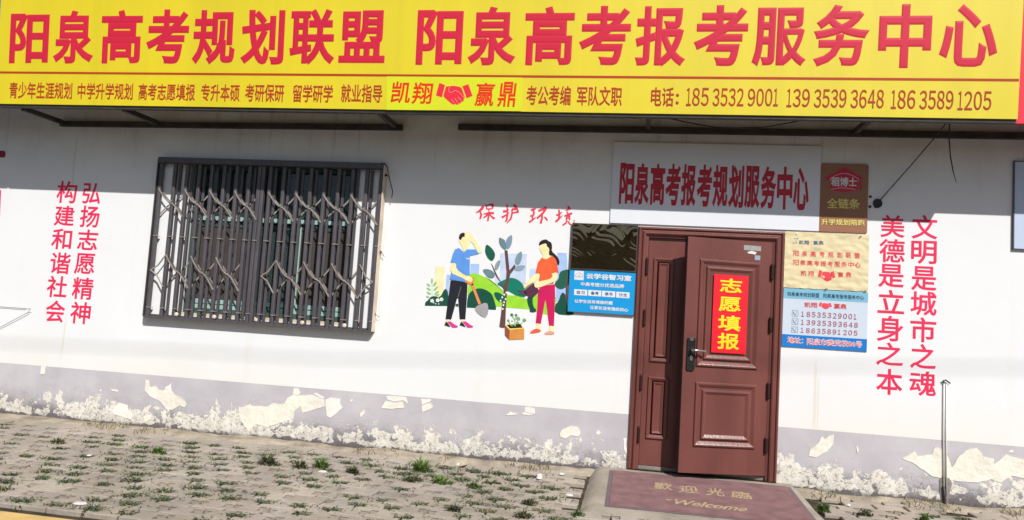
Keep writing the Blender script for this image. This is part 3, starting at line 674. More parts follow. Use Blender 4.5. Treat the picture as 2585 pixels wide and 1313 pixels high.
for s_, x0, x1, y0, y1 in [('青少年生涯规划', 24, 182.5, 207.7, 249.6), ('中学升学规划', 196, 335.8, 209.6, 251.6), ('高考志愿填报', 350, 493, 211.6, 254.3), ('专升本硕', 507.8, 605.6, 212.4, 256.2), ('考研保研', 619, 717.4, 212.4, 258), ('留学研学', 739.5, 840.5, 213.5, 259.3), ('就业指导', 861, 965.5, 213, 259.3), ('考公考编', 1328.9, 1440.9, 216.3, 265.7), ('军队文职', 1456.7, 1570.4, 218, 267.4), ('电话', 1643.4, 1701, 220.3, 269)]:
    line_part('service_lettering', sg, SF, s_, pquad(SF, x0, x1, y0, y1), M_BRED, bold=0.018, h=0.0015)
line_part('colon', sg, SF, ':', pquad(SF, 1706, 1714, 236, 264), M_BRED, bold=0.02, h=0.0015)
Z3 = zoomed(1700, 0, 885 / 2576)
FW = str.maketrans('0123456789', '０１２３４５６７８９')
def digits(mb, fr, s_, x0, x1, y0, y1, m_, bold, h, fx=1.0):
    """each figure set in its own box; a 1 is narrower than the rest"""
    ws = [0.62 if c == '1' else 1.0 for c in s_]; gap = 0.16; tot = sum(ws) + gap * (len(s_) - 1); x = x0
    for c, w in zip(s_, ws):
        k = (x1 - x0) / tot
        t = (x + w * k / 2 - x0) / (x1 - x0)
        letter(mb, fr, c.translate(FW), pquad(fr, x, x + w * k, y0(t), y1(t)), m_, bold=bold, h=h); x += (w + gap) * k
for s_, x0, x1, y0, y1 in [('185', 95, 260, 645, 780), ('3532', 288, 517, 648, 782), ('9001', 547, 770, 650, 783), ('139', 833, 1003, 652, 789), ('3539', 1033, 1272, 655, 793), ('3648', 1302, 1547, 658, 797), ('186', 1600, 1778, 661, 802), ('3589', 1808, 2058, 665, 805), ('1205', 2090, 2337, 670, 811)]:
    a, b = Z3(x0, y0); c, d = Z3(x1, y1)
    mb = MB(); digits(mb, SF, s_, a, c, lambda t: b, lambda t: d, M_BRED, 0.012, 0.0015); mb.build('phone_lettering', sg)
mb = MB()
ly = SF.px(1300, 191.0)[1]; ly0 = SF.px(5, 183)[1]; ly1 = SF.px(2565, 202.5)[1]
mb.sheet(SF, [(SX0 + .004, ly0 - 0.010), (SX1 - .004, ly1 - 0.010), (SX1 - .004, ly1 + 0.010), (SX0 + .004, ly0 + 0.010)], 0.001, M_BRED); mb.build('divider_line', sg)
ZP = zoomed(960, 180, 370 / 2576)
PF = [SF.px(*ZP(*p)) for p in [(110, 92), (2488, 112), (2475, 700), (105, 678)]]
mb = MB(); mb.slab(SF, PF, 0.0012, 0.0026, mat('lime_yellow_vinyl', lin(232, 238, 40, 0.86), 0.4, 0.04, 4, 0.25, 5, spec=0.5)); mb.build('glued_patch', sg)
M_OR = mat('bright_vermilion_vinyl', lin(248, 62, 20, 0.85), 0.42, 0.05, 3, spec=0.4); M_PK = mat('coral_red_vinyl', lin(250, 50, 72, 0.86), 0.42, 0.03, 3, spec=0.4); M_PL = mat('pale_coral_line', lin(255, 140, 130, 0.86), 0.42, 0.03, 3)
mb = MB()
for ch, b in zip('凯翔赢鼎', [(200, 540, 180, 565), (570, 915, 195, 580), (1675, 2005, 200, 615), (2075, 2385, 185, 635)]):
    x0, y0 = ZP(b[0], b[2]); x1, y1 = ZP(b[1], b[3]); line_part('brush_lettering', sg, SF, ch, pquad(SF, x0, x1, y0, y1), M_OR, bold=0.017, h=0.0035, shear=0.10)
HAND = [[(1040, 205), (1140, 245), (1085, 460), (980, 425)], [(1445, 265), (1550, 228), (1622, 435), (1520, 475)],
        [(1155, 270), (1215, 262), (1300, 258), (1390, 275), (1430, 295), (1490, 465), (1470, 480), (1468, 520), (1445, 540), (1420, 530), (1420, 560), (1395, 572), (1370, 560), (1372, 585), (1350, 595), (1325, 570), (1305, 585), (1270, 585), (1190, 520), (1108, 440)]]
HLINE = [[(1225, 262), (1200, 335), (1225, 375), (1270, 370), (1320, 335), (1390, 370), (1440, 430), (1480, 470)], [(1255, 495), (1300, 560)], [(1310, 475), (1360, 550)], [(1365, 450), (1430, 520)]]
def strip(mb, fr, pts, w, h, m_):
    for i in range(len(pts) - 1):
        (a, b), (c, d) = pts[i], pts[i + 1]; l = math.hypot(c - a, d - b); nx_, ny_ = -(d - b) / l * w / 2, (c - a) / l * w / 2
        mb.sheet(fr, [(a - nx_, b - ny_), (c - nx_, d - ny_), (c + nx_, d + ny_), (a + nx_, b + ny_)], h + 0.00005 * i, m_)
def handshake(mb, fr, T, h, m_, ml, w):
    for p in HAND: mb.sheet(fr, [T(*q) for q in p][::-1], h, m_)
    for p in HLINE: strip(mb, fr, [T(*q) for q in p], w, h + 0.0005, ml)
mb = MB(); handshake(mb, SF, lambda x, y: SF.px(*ZP(x, y)), 0.0035, M_PK, M_PL, 0.006); mb.build('handshake_emblem', sg)
# iron rails on the wall and brackets out to the sign
for x0, x1, zz0, zz1 in [(-5.20, -1.62, 2.992, 3.022), (-1.085, 5.5, 3.036, 3.055)]:
    mb = MB(); mb.add([V3((x, y, z_ + dz)) for x, z_ in ((x0, zz0), (x1, zz1)) for y in (-0.045, -0.002) for dz in (0, 0.052)], [(0, 1, 5, 4), (2, 6, 7, 3), (0, 4, 6, 2), (1, 3, 7, 5), (0, 2, 3, 1), (4, 5, 7, 6)], M_RUST); mb.build('wall_rail', sg)
for x, zz in ((-5.168, 2.995), (-4.115, 3.005), (-1.685, 3.025), (0.62, 3.048), (2.33, 3.05)):
    mb = MB(); mb.box(RF, x - 0.02, x + 0.02, -0.53, -0.046, zz + 0.012, zz + 0.055, M_STEELD); mb.build('bracket', sg)
for x in (-3.2, -0.5, 1.5):
    mb = MB(); mb.box(RF, x - 0.015, x + 0.015, -0.60, -0.01, 3.55, 3.58, M_STEELD); mb.build('upper_bracket', sg)
# neighbours' signs
n1 = thing('neighbour_sign', (4.5, -0.5, 3.0), 'plain red shop sign at the right edge beside the yellow sign', 'shop sign')
mb = MB(); NF = Frame((0, -0.545, 3.034), (1, 0, 0), (0, -math.sin(ST * .8), math.cos(ST * .8))); mb.box(NF, 3.2865, 7.5, 0, 1.1, -0.03, 0, mat('coral_red_sign_vinyl', lin(244, 64, 84, 0.85), 0.45, 0.06, 1)); mb.build('face', n1)
mb = MB(); mb.box(NF, 3.2925, 7.49, 0.01, 0.05, -0.10, -0.031, M_STEELD); mb.build('steel_frame', n1)
n2 = thing('neighbour_sign', (-7, -0.6, 3.0), 'next shop sign beyond the left edge of the photo, throwing the stepped shadow', 'shop sign')
mb = MB(); mb.box(WALL, -8.9, -5.38, 3.225, 4.1, 0.60, 0.63, mat('blue_sign_vinyl', lin(60, 110, 190, 0.8), 0.45)); mb.build('face', n2)
for a, b in ((3.118, 3.203), (3.048, 3.098)):
    mb = MB(); mb.box(WALL, -8.9, -5.38, a, b, 0.60, 0.63, M_STEEL); mb.build('slat', n2)

# ------------------------------------------------------------------ boards by the door
def wrect(tl, tr, bl, br, y=0.0):
    F_ = Frame((0, -y, 0), (1, 0, 0), (0, 0, 1)); q = [F_.px(*p) for p in (tl, tr, bl, br)]
    return (q[0][0] + q[2][0]) / 2, (q[1][0] + q[3][0]) / 2, (q[2][1] + q[3][1]) / 2, (q[0][1] + q[1][1]) / 2
# white door sign
u0, u1, v0, v1 = wrect((1549.3, 359), (2073, 367.5), (1539.9, 563.8), (2067.5, 583), 0.012)
ws = thing('door_sign', ((u0 + u1) / 2, -0.01, v0), 'wide white sign board with tall dark red characters above the door', 'sign')
mb = MB(); mb.box(WALL, u0, u1, v0, v1, 0.003, 0.014, mat('white_sign_board', lin(238, 240, 246, 0.84), 0.4, 0.03, 1.2, 0.03, 3, spec=0.45)); mb.build('board', ws, bevel=0.002)
mb = MB(); Z6 = zoomed(1400, 340, 860 / 1814); DS = Frame((0, -0.0145, 0), (1, 0, 0), (0, 0, 1))
dtl, dtr, dbl, dbr = [DS.px(*Z6(*p)) for p in ((346, 150), (1352, 172), (342, 370), (1362, 402))]
tu0, tu1 = (dtl[0] + dbl[0]) / 2, (dtr[0] + dbr[0]) / 2; tv1, tv0 = (dtl[1] + dtr[1]) / 2, (dbl[1] + dbr[1]) / 2
M_DR = mat('dark_red_vinyl', lin(200, 34, 52, 0.82), 0.45, 0.06, 3)
cw = (tu1 - tu0) / 12
for i, ch in enumerate('阳泉高考报考规划服务中心'):
    letter(mb, DS, ch, rquad(tu0 + cw * i + 0.004, tu0 + cw * (i + 1) - 0.004, tv0, tv1), M_DR, bold=0.034, h=0.001)
mb.build('lettering', ws)
# brown sign
u0, u1, v0, v1 = wrect((2071.5, 411.8), (2193, 414.6), (2066, 584), (2189, 589), 0.012)
bs = thing('brown_sign', ((u0 + u1) / 2, -0.01, v0), 'brown upright sign with a red graduation cap emblem right of the white sign', 'sign')
r_ = 0.02; rp_ = [(u0, v0 + .004), (u0 + .004, v0), (u1 - .004, v0), (u1, v0 + .004), (u1, v1 - r_), (u1 - r_ * .3, v1 - r_ * .3), (u1 - r_, v1), (u0 + r_, v1), (u0 + r_ * .3, v1 - r_ * .3), (u0, v1 - r_)]
mb = MB(); mb.slab(WALL, rp_, 0.003, 0.013, mat('brown_sign_board', lin(168, 118, 88, 0.76), 0.45, 0.06, 3, spec=0.35)); mb.build('board', bs)
BF = Frame((0, -0.0135, 0), (1, 0, 0), (0, 0, 1)); ZBr = zoomed(2050, 400, 190 / 1243)
bp_ = lambda pts: [BF.px(*ZBr(*p)) for p in pts]
M_CAP = mat('crimson_print', lin(214, 40, 74, 0.8), 0.5, 0.04); M_WP = mat('white_print', lin(240, 238, 240, 0.8), 0.5, 0.03); M_GOLD = mat('pale_gold_print', lin(240, 224, 130, 0.85), 0.5, 0.04)
mb = MB()
mb.sheet(BF, bp_([(210, 320), (540, 145), (855, 325), (800, 355), (830, 500), (800, 525), (775, 515), (785, 365), (765, 350), (752, 525), (640, 545), (530, 555), (400, 540), (300, 520), (300, 370), (255, 365)])[::-1], 0.001, M_CAP)
arc = [(300 + 465 * t, 330 - 85 * math.sin(math.pi * t) + 8 * t) for t in [i / 12 for i in range(13)]]
strip(mb, BF, bp_([(298, 375)] + arc + [(762, 380)]), 0.0035, 0.0018, M_WP)
strip(mb, BF, bp_([(310 + 400 * t, 512 - 26 * math.sin(math.pi * t) + 4 * t) for t in [i / 8 for i in range(9)]]), 0.0035, 0.0018, M_WP)
mb.build('cap_emblem', bs)
mb = MB()
for s_, b, m_, bo in (('稻博士', (312, 740, 305, 470), M_WP, 0.03), ('全链条', (243, 790, 652, 838), M_GOLD, 0.022), ('升学规划陪跑', (148, 866, 995, 1118), M_GOLD, 0.026)):
    dy = 12 if len(s_) == 3 else 20
    q = qquad(BF, ZBr(b[0], b[2]), ZBr(b[1], b[2] + dy), ZBr(b[0], b[3] - dy), ZBr(b[1], b[3])); line_part('lettering', bs, BF, s_, q, m_, bold=bo, h=0.0025)
# cream wrinkled poster
u0, u1, v0, v1 = wrect((1982.5, 585), (2194.3, 591), (1978, 727), (2192, 735), 0.015)
dsp = lambda u, v: 0.004 + 0.006 * abs(noise.noise(V3((u * 7, v * 16, 1)))) + 0.004 * noise.noise(V3((u * 17 + v * 9, v * 26, 5))) + 0.0015 * noise.noise(V3((u * 50, v * 60, 2)))
PFm = Frame((0, -0.008, 0), (1, 0, 0), (0, 0, 1), dsp)
cp = thing('wrinkled_poster', ((u0 + u1) / 2, -0.01, v0), 'wrinkled cream paper poster with red lettering right of the door', 'poster')
mb = MB(); nu, nv = 60, 44
vs = [PFm.p(u0 + (u1 - u0) * i / nu, v0 + (v1 - v0) * j / nv + 0.004 * noise.noise(V3((i * .3, j, 0))) * (j in (0, nv)), 0) for j in range(nv + 1) for i in range(nu + 1)]
M_CRM = mat('aged_cream_paper', lin(236, 220, 176, 0.84), 0.7, 0.07, 7, 0.1, 40)
mb.add(vs, [(j * (nu + 1) + i, j * (nu + 1) + i + 1, (j + 1) * (nu + 1) + i + 1, (j + 1) * (nu + 1) + i) for j in range(nv) for i in range(nu)], M_CRM)
mb.box(Frame((0, -0.003, 0), (1, 0, 0), (0, 0, 1)), u0 + .004, u1 - .004, v0 + .004, v1 - .004, 0, 0.003, M_CRM)
mb.build('paper', cp, smooth=True)
ZQ = zoomed(1960, 575, 240 / 1903); M_PR = mat('faded_red_print', lin(240, 84, 84, 0.85), 0.6, 0.05); M_PB = mat('faded_blue_print', lin(110, 126, 160, 0.8), 0.6, 0.08)
mb = MB()
def tq(fr, Z, pts): return tuple(fr.px(*Z(*p)) for p in pts)
for i, ch in enumerate('阳泉高考规划联盟'):
    x = 330 + 175 * i; y = 455 + 6.6 * i; letter(mb, PFm, ch, tq(PFm, ZQ, [(x, y), (x + 112, y + 4), (x, y + 112), (x + 112, y + 116)]), M_PR, bold=0.016, h=0.001)
mb.build('lettering', cp); mb = MB()
for i, ch in enumerate('阳泉高考报考服务中心'):
    x = 330 + 137.5 * i; y = 640 + 5.8 * i; letter(mb, PFm, ch, tq(PFm, ZQ, [(x, y), (x + 116, y + 4), (x, y + 106), (x + 116, y + 110)]), M_PR, bold=0.014, h=0.001)
mb.build('lettering', cp); mb = MB()
for ch, x, y in zip('凯翔赢鼎', (485, 635, 1225, 1380), (858, 862, 888, 892)): letter(mb, PFm, ch, tq(PFm, ZQ, [(x, y), (x + 112, y + 4), (x, y + 106), (x + 112, y + 110)]), M_PR, bold=0.012, h=0.001)
mb.build('lettering', cp); mb = MB()
for ch, x, y in zip('凯翔赢鼎', (450, 555, 735, 840), (250, 253, 262, 265)): letter(mb, PFm, ch, tq(PFm, ZQ, [(x, y), (x + 95, y + 3), (x, y + 82), (x + 95, y + 85)]), M_PB, bold=0.016, h=0.001)
mb.build('lettering', cp)
mb = MB(); mb.sheet(PFm, list(tq(PFm, ZQ, [(345, 215), (385, 205), (360, 315), (330, 318)]))[::-1], 0.001, M_PB); mb.sheet(PFm, list(tq(PFm, ZQ, [(400, 200), (460, 200), (400, 260), (410, 312), (385, 318), (375, 255)]))[::-1], 0.001, mat('pale_green_print', lin(140, 190, 160, 0.8), 0.6)); mb.build('logo', cp)
def hmap(fr, Z, x0, x1, y0, y1, slope=0.0):
    return lambda x, y: fr.px(*Z(x0 + (x - 980) / 642 * (x1 - x0), y0 + (y - 205) / 390 * (y1 - y0) + slope * (x - 980) / 642))
mb = MB(); handshake(mb, PFm, hmap(PFm, ZQ, 825, 1180, 845, 1072, 12), 0.0015, mat('coral_print', lin(246, 74, 88, 0.86), 0.6, 0.04), M_PR, 0.0035); mb.build('handshake_emblem', cp)
for (x, y) in ((1660, 180), (985, 1235), (1790, 1270)):
    u, v = PFm.px(*ZQ(x, y)); mb = MB()
    for k in range(3): mb.tube([PFm.p(u, v, 0.004), PFm.p(u + rr.uniform(-.012, .012), v + rr.uniform(-.004, .008), 0.012), PFm.p(u + rr.uniform(-.02, .02), v + rr.uniform(-.008, .012), 0.008)], 0.0017, M_BLACK, 5)
    mb.build('wire_tie', cp)
mb = MB(); u, v = PFm.px(*ZQ(405, 120)); mb.slab(PFm, ellipse(u, v, 0.006, 0.005), 0.001, 0.004, M_WP); mb.build('pin', cp)
# blue and white phone poster
u0, u1, v0, v1 = wrect((1979, 728), (2192, 737), (1973, 874.7), (2187.8, 888), 0.008)
pp = thing('phone_poster', ((u0 + u1) / 2, -0.01, v0), 'pale blue board of phone numbers with a blue address strip, below the cream poster', 'poster')
ZR = zoomed(1960, 720, 240 / 1794); PB = Frame((0, -0.0085, 0), (1, 0, 0), (0, 0, 1))
va = PB.px(*ZR(930, 285))[1]; vb = PB.px(*ZR(900, 970))[1]
mb = MB(); mb.box(WALL, u0, u1, v0, v1, 0.002, 0.008, mat('pale_blue_print', lin(214, 226, 240, 0.84), 0.35, 0.03, 2)); mb.build('board', pp)
mb = MB(); mb.sheet(PB, [(u0, va), (u1, va), (u1, v1 - .001), (u0, v1 - .001)], 0.0006, mat('sky_blue_print', lin(134, 196, 222, 0.84), 0.4, 0.05)); mb.build('header_strip', pp)
mb = MB(); mb.sheet(PB, [(u0, v0 + .001), (u1, v0 + .001), (u1, vb), (u0, vb)], 0.0006, mat('strong_blue_print', lin(30, 130, 214, 0.84), 0.35, 0.10, 3)); mb.build('address_strip', pp)
mb = MB(); M_NAVY = mat('slate_print', lin(60, 90, 110, 0.8), 0.5); M_MAU = mat('mauve_red_print', lin(186, 110, 128, 0.82), 0.5, 0.06)
line_part('lettering', pp, PB, '阳泉高考规划联盟', tq(PB, ZR, [(212, 125), (808, 152), (212, 202), (808, 240)]), M_NAVY, bold=0.012, h=0.0014)
line_part('lettering', pp, PB, '阳泉高考报考服务中心', tq(PB, ZR, [(885, 155), (1652, 198), (885, 240), (1652, 282)]), M_NAVY, bold=0.012, h=0.0014)
line_part('lettering', pp, PB, '凯翔', tq(PB, ZR, [(532, 318), (768, 328), (532, 415), (768, 428)]), M_PR, bold=0.012, h=0.0014)
line_part('lettering', pp, PB, '赢鼎', tq(PB, ZR, [(1085, 345), (1318, 355), (1085, 442), (1318, 455)]), M_PR, bold=0.012, h=0.0014)
for s_, x0, x1, y0, y1 in (('18535329001', 470, 1530, (495, 545), (595, 650)), ('13935393648', 465, 1538, (648, 705), (748, 805)), ('18635891205', 460, 1530, (802, 855), (900, 952))):
    a, _ = ZR(x0, 0); c, _ = ZR(x1, 0); f0 = lambda t, y=y0: ZR(0, y[0] + (y[1] - y[0]) * t)[1]; f1 = lambda t, y=y1: ZR(0, y[0] + (y[1] - y[0]) * t)[1]
    mb = MB(); ws_ = [0.5 if q == '1' else 0.72 for q in s_]; n = len(s_); step = (c - a) / (n - 0.28)
    for i, q in enumerate(s_):
        t = i / (n - 1); xx = a + step * i; letter(mb, PB, q.translate(FW), pquad(PB, xx, xx + step * ws_[i], f0(t), f1(t)), M_MAU, bold=0.022, h=0.0014)
    mb.build('lettering', pp)
mb = MB()
letter(mb, PB, '地址：', tq(PB, ZR, [(200, 965), (505, 985), (200, 1098), (505, 1112)]), M_WP, bold=0.05, h=0.0014); letter(mb, PB, '阳泉市委党校06号', tq(PB, ZR, [(570, 995), (1615, 1055), (570, 1130), (1615, 1190)]), M_WP, bold=0.05, h=0.0014)
letter(mb, PB, '地址：', tq(PB, ZR, [(206, 972), (500, 990), (206, 1092), (500, 1106)]), M_PR, bold=0.0, h=0.0034); letter(mb, PB, '阳泉市委党校06号', tq(PB, ZR, [(576, 1002), (1608, 1062), (576, 1124), (1608, 1184)]), M_PR, bold=0.0, h=0.0034)
mb.build('address_lettering', pp)
mb = MB(); handshake(mb, PB, hmap(PB, ZR, 798, 1048, 318, 448, 8), 0.0015, MATS['coral_print'], M_PR, 0.0025); mb.build('handshake_emblem', pp)
for x, y in ((352, 532), (350, 685), (342, 838)):
    mb = MB(); fr_ = tq(PB, ZR, [(x - 54, y - 54), (x + 58, y - 50), (x + 56, y + 56), (x - 56, y + 52)])
    for i in range(4): strip(mb, PB, [fr_[i], fr_[(i + 1) % 4]], 0.0018, 0.0012 + 0.00004 * i, M_NAVY)
    strip(mb, PB, tq(PB, ZR, [(x - 34, y - 28), (x - 22, y + 6), (x + 4, y + 28), (x + 24, y + 34)]), 0.0042, 0.0016, M_NAVY)
    strip(mb, PB, tq(PB, ZR, [(x + 4, y - 26), (x + 26, y - 22), (x + 30, y + 4)]), 0.0016, 0.0014, M_PB)
    mb.build('phone_icon', pp)
# black glossy panel and blue study room sign
u0, u1, v0, v1 = wrect((1445.8, 563.5), (1615.8, 568.9), (1437.8, 679.2), (1606.8, 687.2), 0.02); u1 = min(u1, 0.579)
gp = thing('glossy_panel', ((u0 + u1) / 2, -0.01, v0), 'blank glossy black panel with wavy reflections left of the door', 'sign panel')
gl = bpy.data.materials.new('dark_mirror_steel'); gl.use_nodes = True; b_ = gl.node_tree.nodes['Principled BSDF']
b_.inputs['Base Color'].default_value = (0.27, 0.20, 0.115, 1); b_.inputs['Roughness'].default_value = 0.03; b_.inputs['Metallic'].default_value = 1.0
mb = MB(); nu, nv = 150, 100
nz1 = lambda u, v: noise.noise(V3((u * 4.2 + 0.5 * noise.noise(V3((u * 5, v * 5, 1))), v * 4.6, 3)))
wob = lambda u, v: 0.0035 * noise.noise(V3((u * 6, v * 4, 8))) + sum(max(0.0, 0.0005 + 0.0010 * noise.noise(V3((u * 5, v * 6, 20 + 9 * L_)))) * math.exp(-((nz1(u, v) - L_) / (0.05 + 0.03 * L_)) ** 2) for L_ in (-0.40, -0.22, 0.0, 0.16, 0.38))
GPf = Frame((0, -0.02, 0), (1, 0, 0), (0, 0, 1), wob); b = 0.008
mb.add([GPf.p(u0 + b + (u1 - u0 - 2 * b) * i / nu, v0 + b + (v1 - v0 - 2 * b) * j / nv) for j in range(nv + 1) for i in range(nu + 1)], [(j * (nu + 1) + i, j * (nu + 1) + i + 1, (j + 1) * (nu + 1) + i + 1, (j + 1) * (nu + 1) + i) for j in range(nv) for i in range(nu)], gl)
mb.build('mirror_sheet', gp, smooth=True)
mb = MB(); mb.rings(WALL, u0, u1, v0, v1, [(0, 0.001), (0, 0.03), (b, 0.03), (b, 0.01)], M_STEELD, cap=True); mb.build('frame', gp)
u0b, u1b, v0b, _ = wrect((1437.8, 679.2), (1606.8, 687.2), (1431.9, 785.6), (1600.9, 797.5), 0.02)
u0b, u1b = u0, u1; v1b = v0 - 0.003
ss = thing('study_room_sign', ((u0b + u1b) / 2, -0.01, v0b), 'bright blue sign with white lettering below the black panel', 'sign')
mb = MB(); mb.box(WALL, u0b + .004, u1b - .004, v0b + .004, v1b - .004, 0.001, 0.022, mat('bright_blue_board', lin(20, 160, 228, 0.84), 0.4, 0.03, 2)); mb.build('board', ss)
mb = MB(); mb.rings(WALL, u0b, u1b, v0b, v1b, [(0, 0.001), (0, 0.025), (0.004, 0.025), (0.004, 0.005)], mat('grey_blue_trim', lin(90, 110, 130, 0.8), 0.4), cap=False); mb.build('trim', ss)
ZS = zoomed(1410, 550, 230 / 1157); BB = Frame((0, -0.0222, 0), (1, 0, 0), (0, 0, 1))
line_part('lettering', ss, BB, '云学谷智习室', tq(BB, ZS, [(352, 702), (925, 735), (350, 775), (922, 808)]), M_WP, bold=0.04, h=0.0012)
line_part('lettering', ss, BB, '中高考提分优选品牌', tq(BB, ZS, [(282, 815), (832, 845), (280, 865), (830, 898)]), M_WP, bold=0.03, h=0.0012)
line_part('lettering', ss, BB, '让学生没有难做的题', tq(BB, ZS, [(202, 1032), (690, 1060), (200, 1078), (688, 1108)]), M_WP, bold=0.035, h=0.0012)
line_part('lettering', ss, BB, '让家长没有愧疚的心', tq(BB, ZS, [(400, 1112), (886, 1150), (398, 1160), (884, 1198)]), M_WP, bold=0.035, h=0.0012)
M_BLP = mat('deep_blue_print', lin(40, 100, 160, 0.8), 0.5)
for x0, x1, y, s_ in ((200, 365, 905, '自习'), (378, 543, 915, '备考'), (553, 720, 926, '读书'), (733, 902, 938, '沙龙')):
    mb = MB(); mb.sheet(BB, list(tq(BB, ZS, [(x0, y), (x1, y + 10), (x1 - 2, y + 84), (x0 - 2, y + 74)]))[::-1], 0.0006, M_WP)
    letter(mb, BB, s_, tq(BB, ZS, [(x0 + 32, y + 17), (x1 - 32, y + 23), (x0 + 32, y + 60), (x1 - 32, y + 66)]), M_BLP, bold=0.012, h=0.0014); mb.build('keyword_box', ss)
mb = MB(); mb.sheet(BB, list(tq(BB, ZS, [(204, 672), (322, 678), (318, 792), (200, 784)]))[::-1], 0.0006, M_WP)
cl = [(218, 750), (212, 730), (222, 715), (240, 708), (258, 695), (280, 708), (300, 722), (306, 738), (298, 752)]
strip(mb, BB, tq(BB, ZS, cl + [cl[0]]), 0.0022, 0.001, M_BLP); strip(mb, BB, tq(BB, ZS, [(238, 752), (258, 728), (280, 754)]), 0.002, 0.0012, M_BLP); mb.build('cloud_emblem', ss)
# pale blue notice board cut by the right edge
u0, v1 = WALL.px(2560, 407); u0b, v0 = WALL.px(2551, 630)
nb = thing('notice_board', (4.2, -0.01, v0), 'pale blue board with a thin grey frame at the right edge', 'notice board')
mb = MB(); mb.box(WALL, (u0 + u0b) / 2 + 0.008, 4.9, v0 + 0.008, v1 - 0.008, 0.002, 0.014, mat('pale_blue_board', lin(206, 220, 244, 0.8), 0.4, 0.03, 2)); mb.build('board', nb)
mb = MB(); mb.rings(WALL, (u0 + u0b) / 2, 4.908, v0, v1, [(0, 0.001), (0, 0.02), (0.008, 0.02), (0.008, 0.005)], M_STEEL, cap=False); mb.build('frame', nb)

# ------------------------------------------------------------------ lettering and mural painted on the wall
ZL = zoomed(0, 340, 420 / 886); ZRt = zoomed(2150, 280, 435 / 551)
sl = thing('painted_slogan', (-4.7, -0.001, 1.2), 'two columns of red characters painted on the wall left of the window', 'wall lettering')
def column(parent, s_, Z, boxes, bold=0.016):
    mb = MB(); cs = [pquad(WALL, Z(b[0], 0)[0], Z(b[1], 0)[0], Z(0, b[2])[1], Z(0, b[3])[1]) for b in boxes]
    for ch, q in zip(s_, cs): letter(mb, WALL, ch, q, M_WRED, bold=bold, h=0.0012, relief=0.0004)
    mb.build('character_column', parent)
column(sl, '构建和谐社会', ZL, [(303, 410, 247, 365), (290, 398, 378, 487), (275, 383, 500, 612), (268, 375, 627, 742), (250, 358, 752, 868), (243, 347, 882, 1000)])
column(sl, '弘扬志愿精神', ZL, [(440, 538, 257, 368), (427, 530, 378, 495), (413, 522, 505, 615), (398, 507, 632, 745), (385, 497, 760, 878), (375, 483, 890, 1008)])
sr = thing('painted_slogan', (2.8, -0.001, 1.0), 'two tall columns of red characters painted on the wall right of the door posters', 'wall lettering')
column(sr, '美德是立身之本', ZRt, [(92, 170, 333, 405), (88, 170, 410, 485), (85, 168, 490, 565), (83, 168, 572, 648), (80, 165, 655, 738), (78, 165, 740, 815), (78, 163, 825, 908)])
column(sr, '文明是城市之魂', ZRt, [(192, 275, 333, 410), (190, 272, 415, 490), (190, 272, 497, 575), (188, 272, 577, 655), (187, 270, 660, 740), (187, 270, 745, 825), (185, 270, 832, 912)])
wp = thing('wall_painting', (-5.7, -0.001, 1.6), 'grey outlined and pink strokes of a painted figure cut by the left edge', 'wall painting')
M_GL = mat('grey_line_paint', lin(150, 150, 150, 0.8), 0.7)
mb = MB(); ZE = zoomed(0, 360, 140 / 352)
mb.sheet(WALL, [WALL.px(*ZE(*p)) for p in [(-120, 52), (28, 52), (36, 62), (34, 90), (24, 95), (-120, 95)]][::-1], 0.0012, mat('maroon_paint', lin(150, 40, 70, 0.75), 0.6)); mb.build('maroon_bar', wp)
mb = MB(); mb.sheet(WALL, [WALL.px(*ZE(*p)) for p in [(-60, 300), (8, 302), (0, 470), (-60, 470)]][::-1], 0.0012, M_WRED); mb.build('pink_bar', wp)
mb = MB()
for l in ([(-60, 1038), (165, 1054)], [(-60, 1046), (165, 1062)], [(-60, 1205), (175, 1080)], [(-60, 1216), (185, 1090)], [(160, 1056), (195, 1055), (175, 1082), (200, 1078)]): strip(mb, WALL, [WALL.px(*ZE(*p)) for p in l], 0.006, 0.0012, M_GL)
mb.build('grey_outline', wp)

mu = thing('wall_mural', (-0.6, -0.001, 1.2), 'painted mural of a man with a spade and a woman watering a sapling', 'mural')
MA = zoomed(1060, 570, 200 / 969); MBz = zoomed(1210, 580, 240 / 1082)
PAINT = {}
def pc_(rgb):
    if rgb not in PAINT: PAINT[rgb] = mat('mural_paint_%d_%d_%d' % rgb, lin(*rgb, 0.86), 0.7, 0.09, 14, spec=0.2)
    return PAINT[rgb]
def paint(mb, Z, pts, rgb, lay): mb.sheet(WALL, [WALL.px(*Z(*p)) for p in pts][::-1], 0.0012 + 0.00045 * lay, pc_(rgb))
def paint_part(name, Z, pts, rgb, lay):
    m_ = MB(); paint(m_, Z, pts, rgb, lay); m_.build(name, mu)
def smooth_poly(pts, n=3):
    for _ in range(n - 1):
        out = []
        for i in range(len(pts)):
            a, b = pts[i], pts[(i + 1) % len(pts)]
            out += [(a[0] * .75 + b[0] * .25, a[1] * .75 + b[1] * .25), (a[0] * .25 + b[0] * .75, a[1] * .25 + b[1] * .75)]
        pts = out
    return pts
SKIN = (252, 240, 178); DG = (24, 84, 66); BL = (200, 216, 240); TL = (20, 128, 104); LG = (160, 224, 60); MG = (110, 140, 148); TR = (104, 74, 74)
paint_part('painted_building', MA, [(190, 498), (302, 500), (295, 830), (250, 870), (205, 870), (180, 700)], (250, 238, 190), 0)
paint_part('painted_building', MA, [(328, 600), (372, 600), (352, 830), (316, 760)], (182, 204, 242), 0); paint_part('painted_building', MA, [(622, 465), (728, 468), (722, 600), (618, 590)], (176, 204, 246), 0)
paint_part('painted_building', MBz, [(240, 270), (545, 275), (525, 620), (175, 620), (180, 545), (235, 540)], (206, 220, 242), 0); paint_part('painted_building', MBz, [(575, 445), (650, 445), (640, 620), (570, 620)], (206, 220, 242), 0)
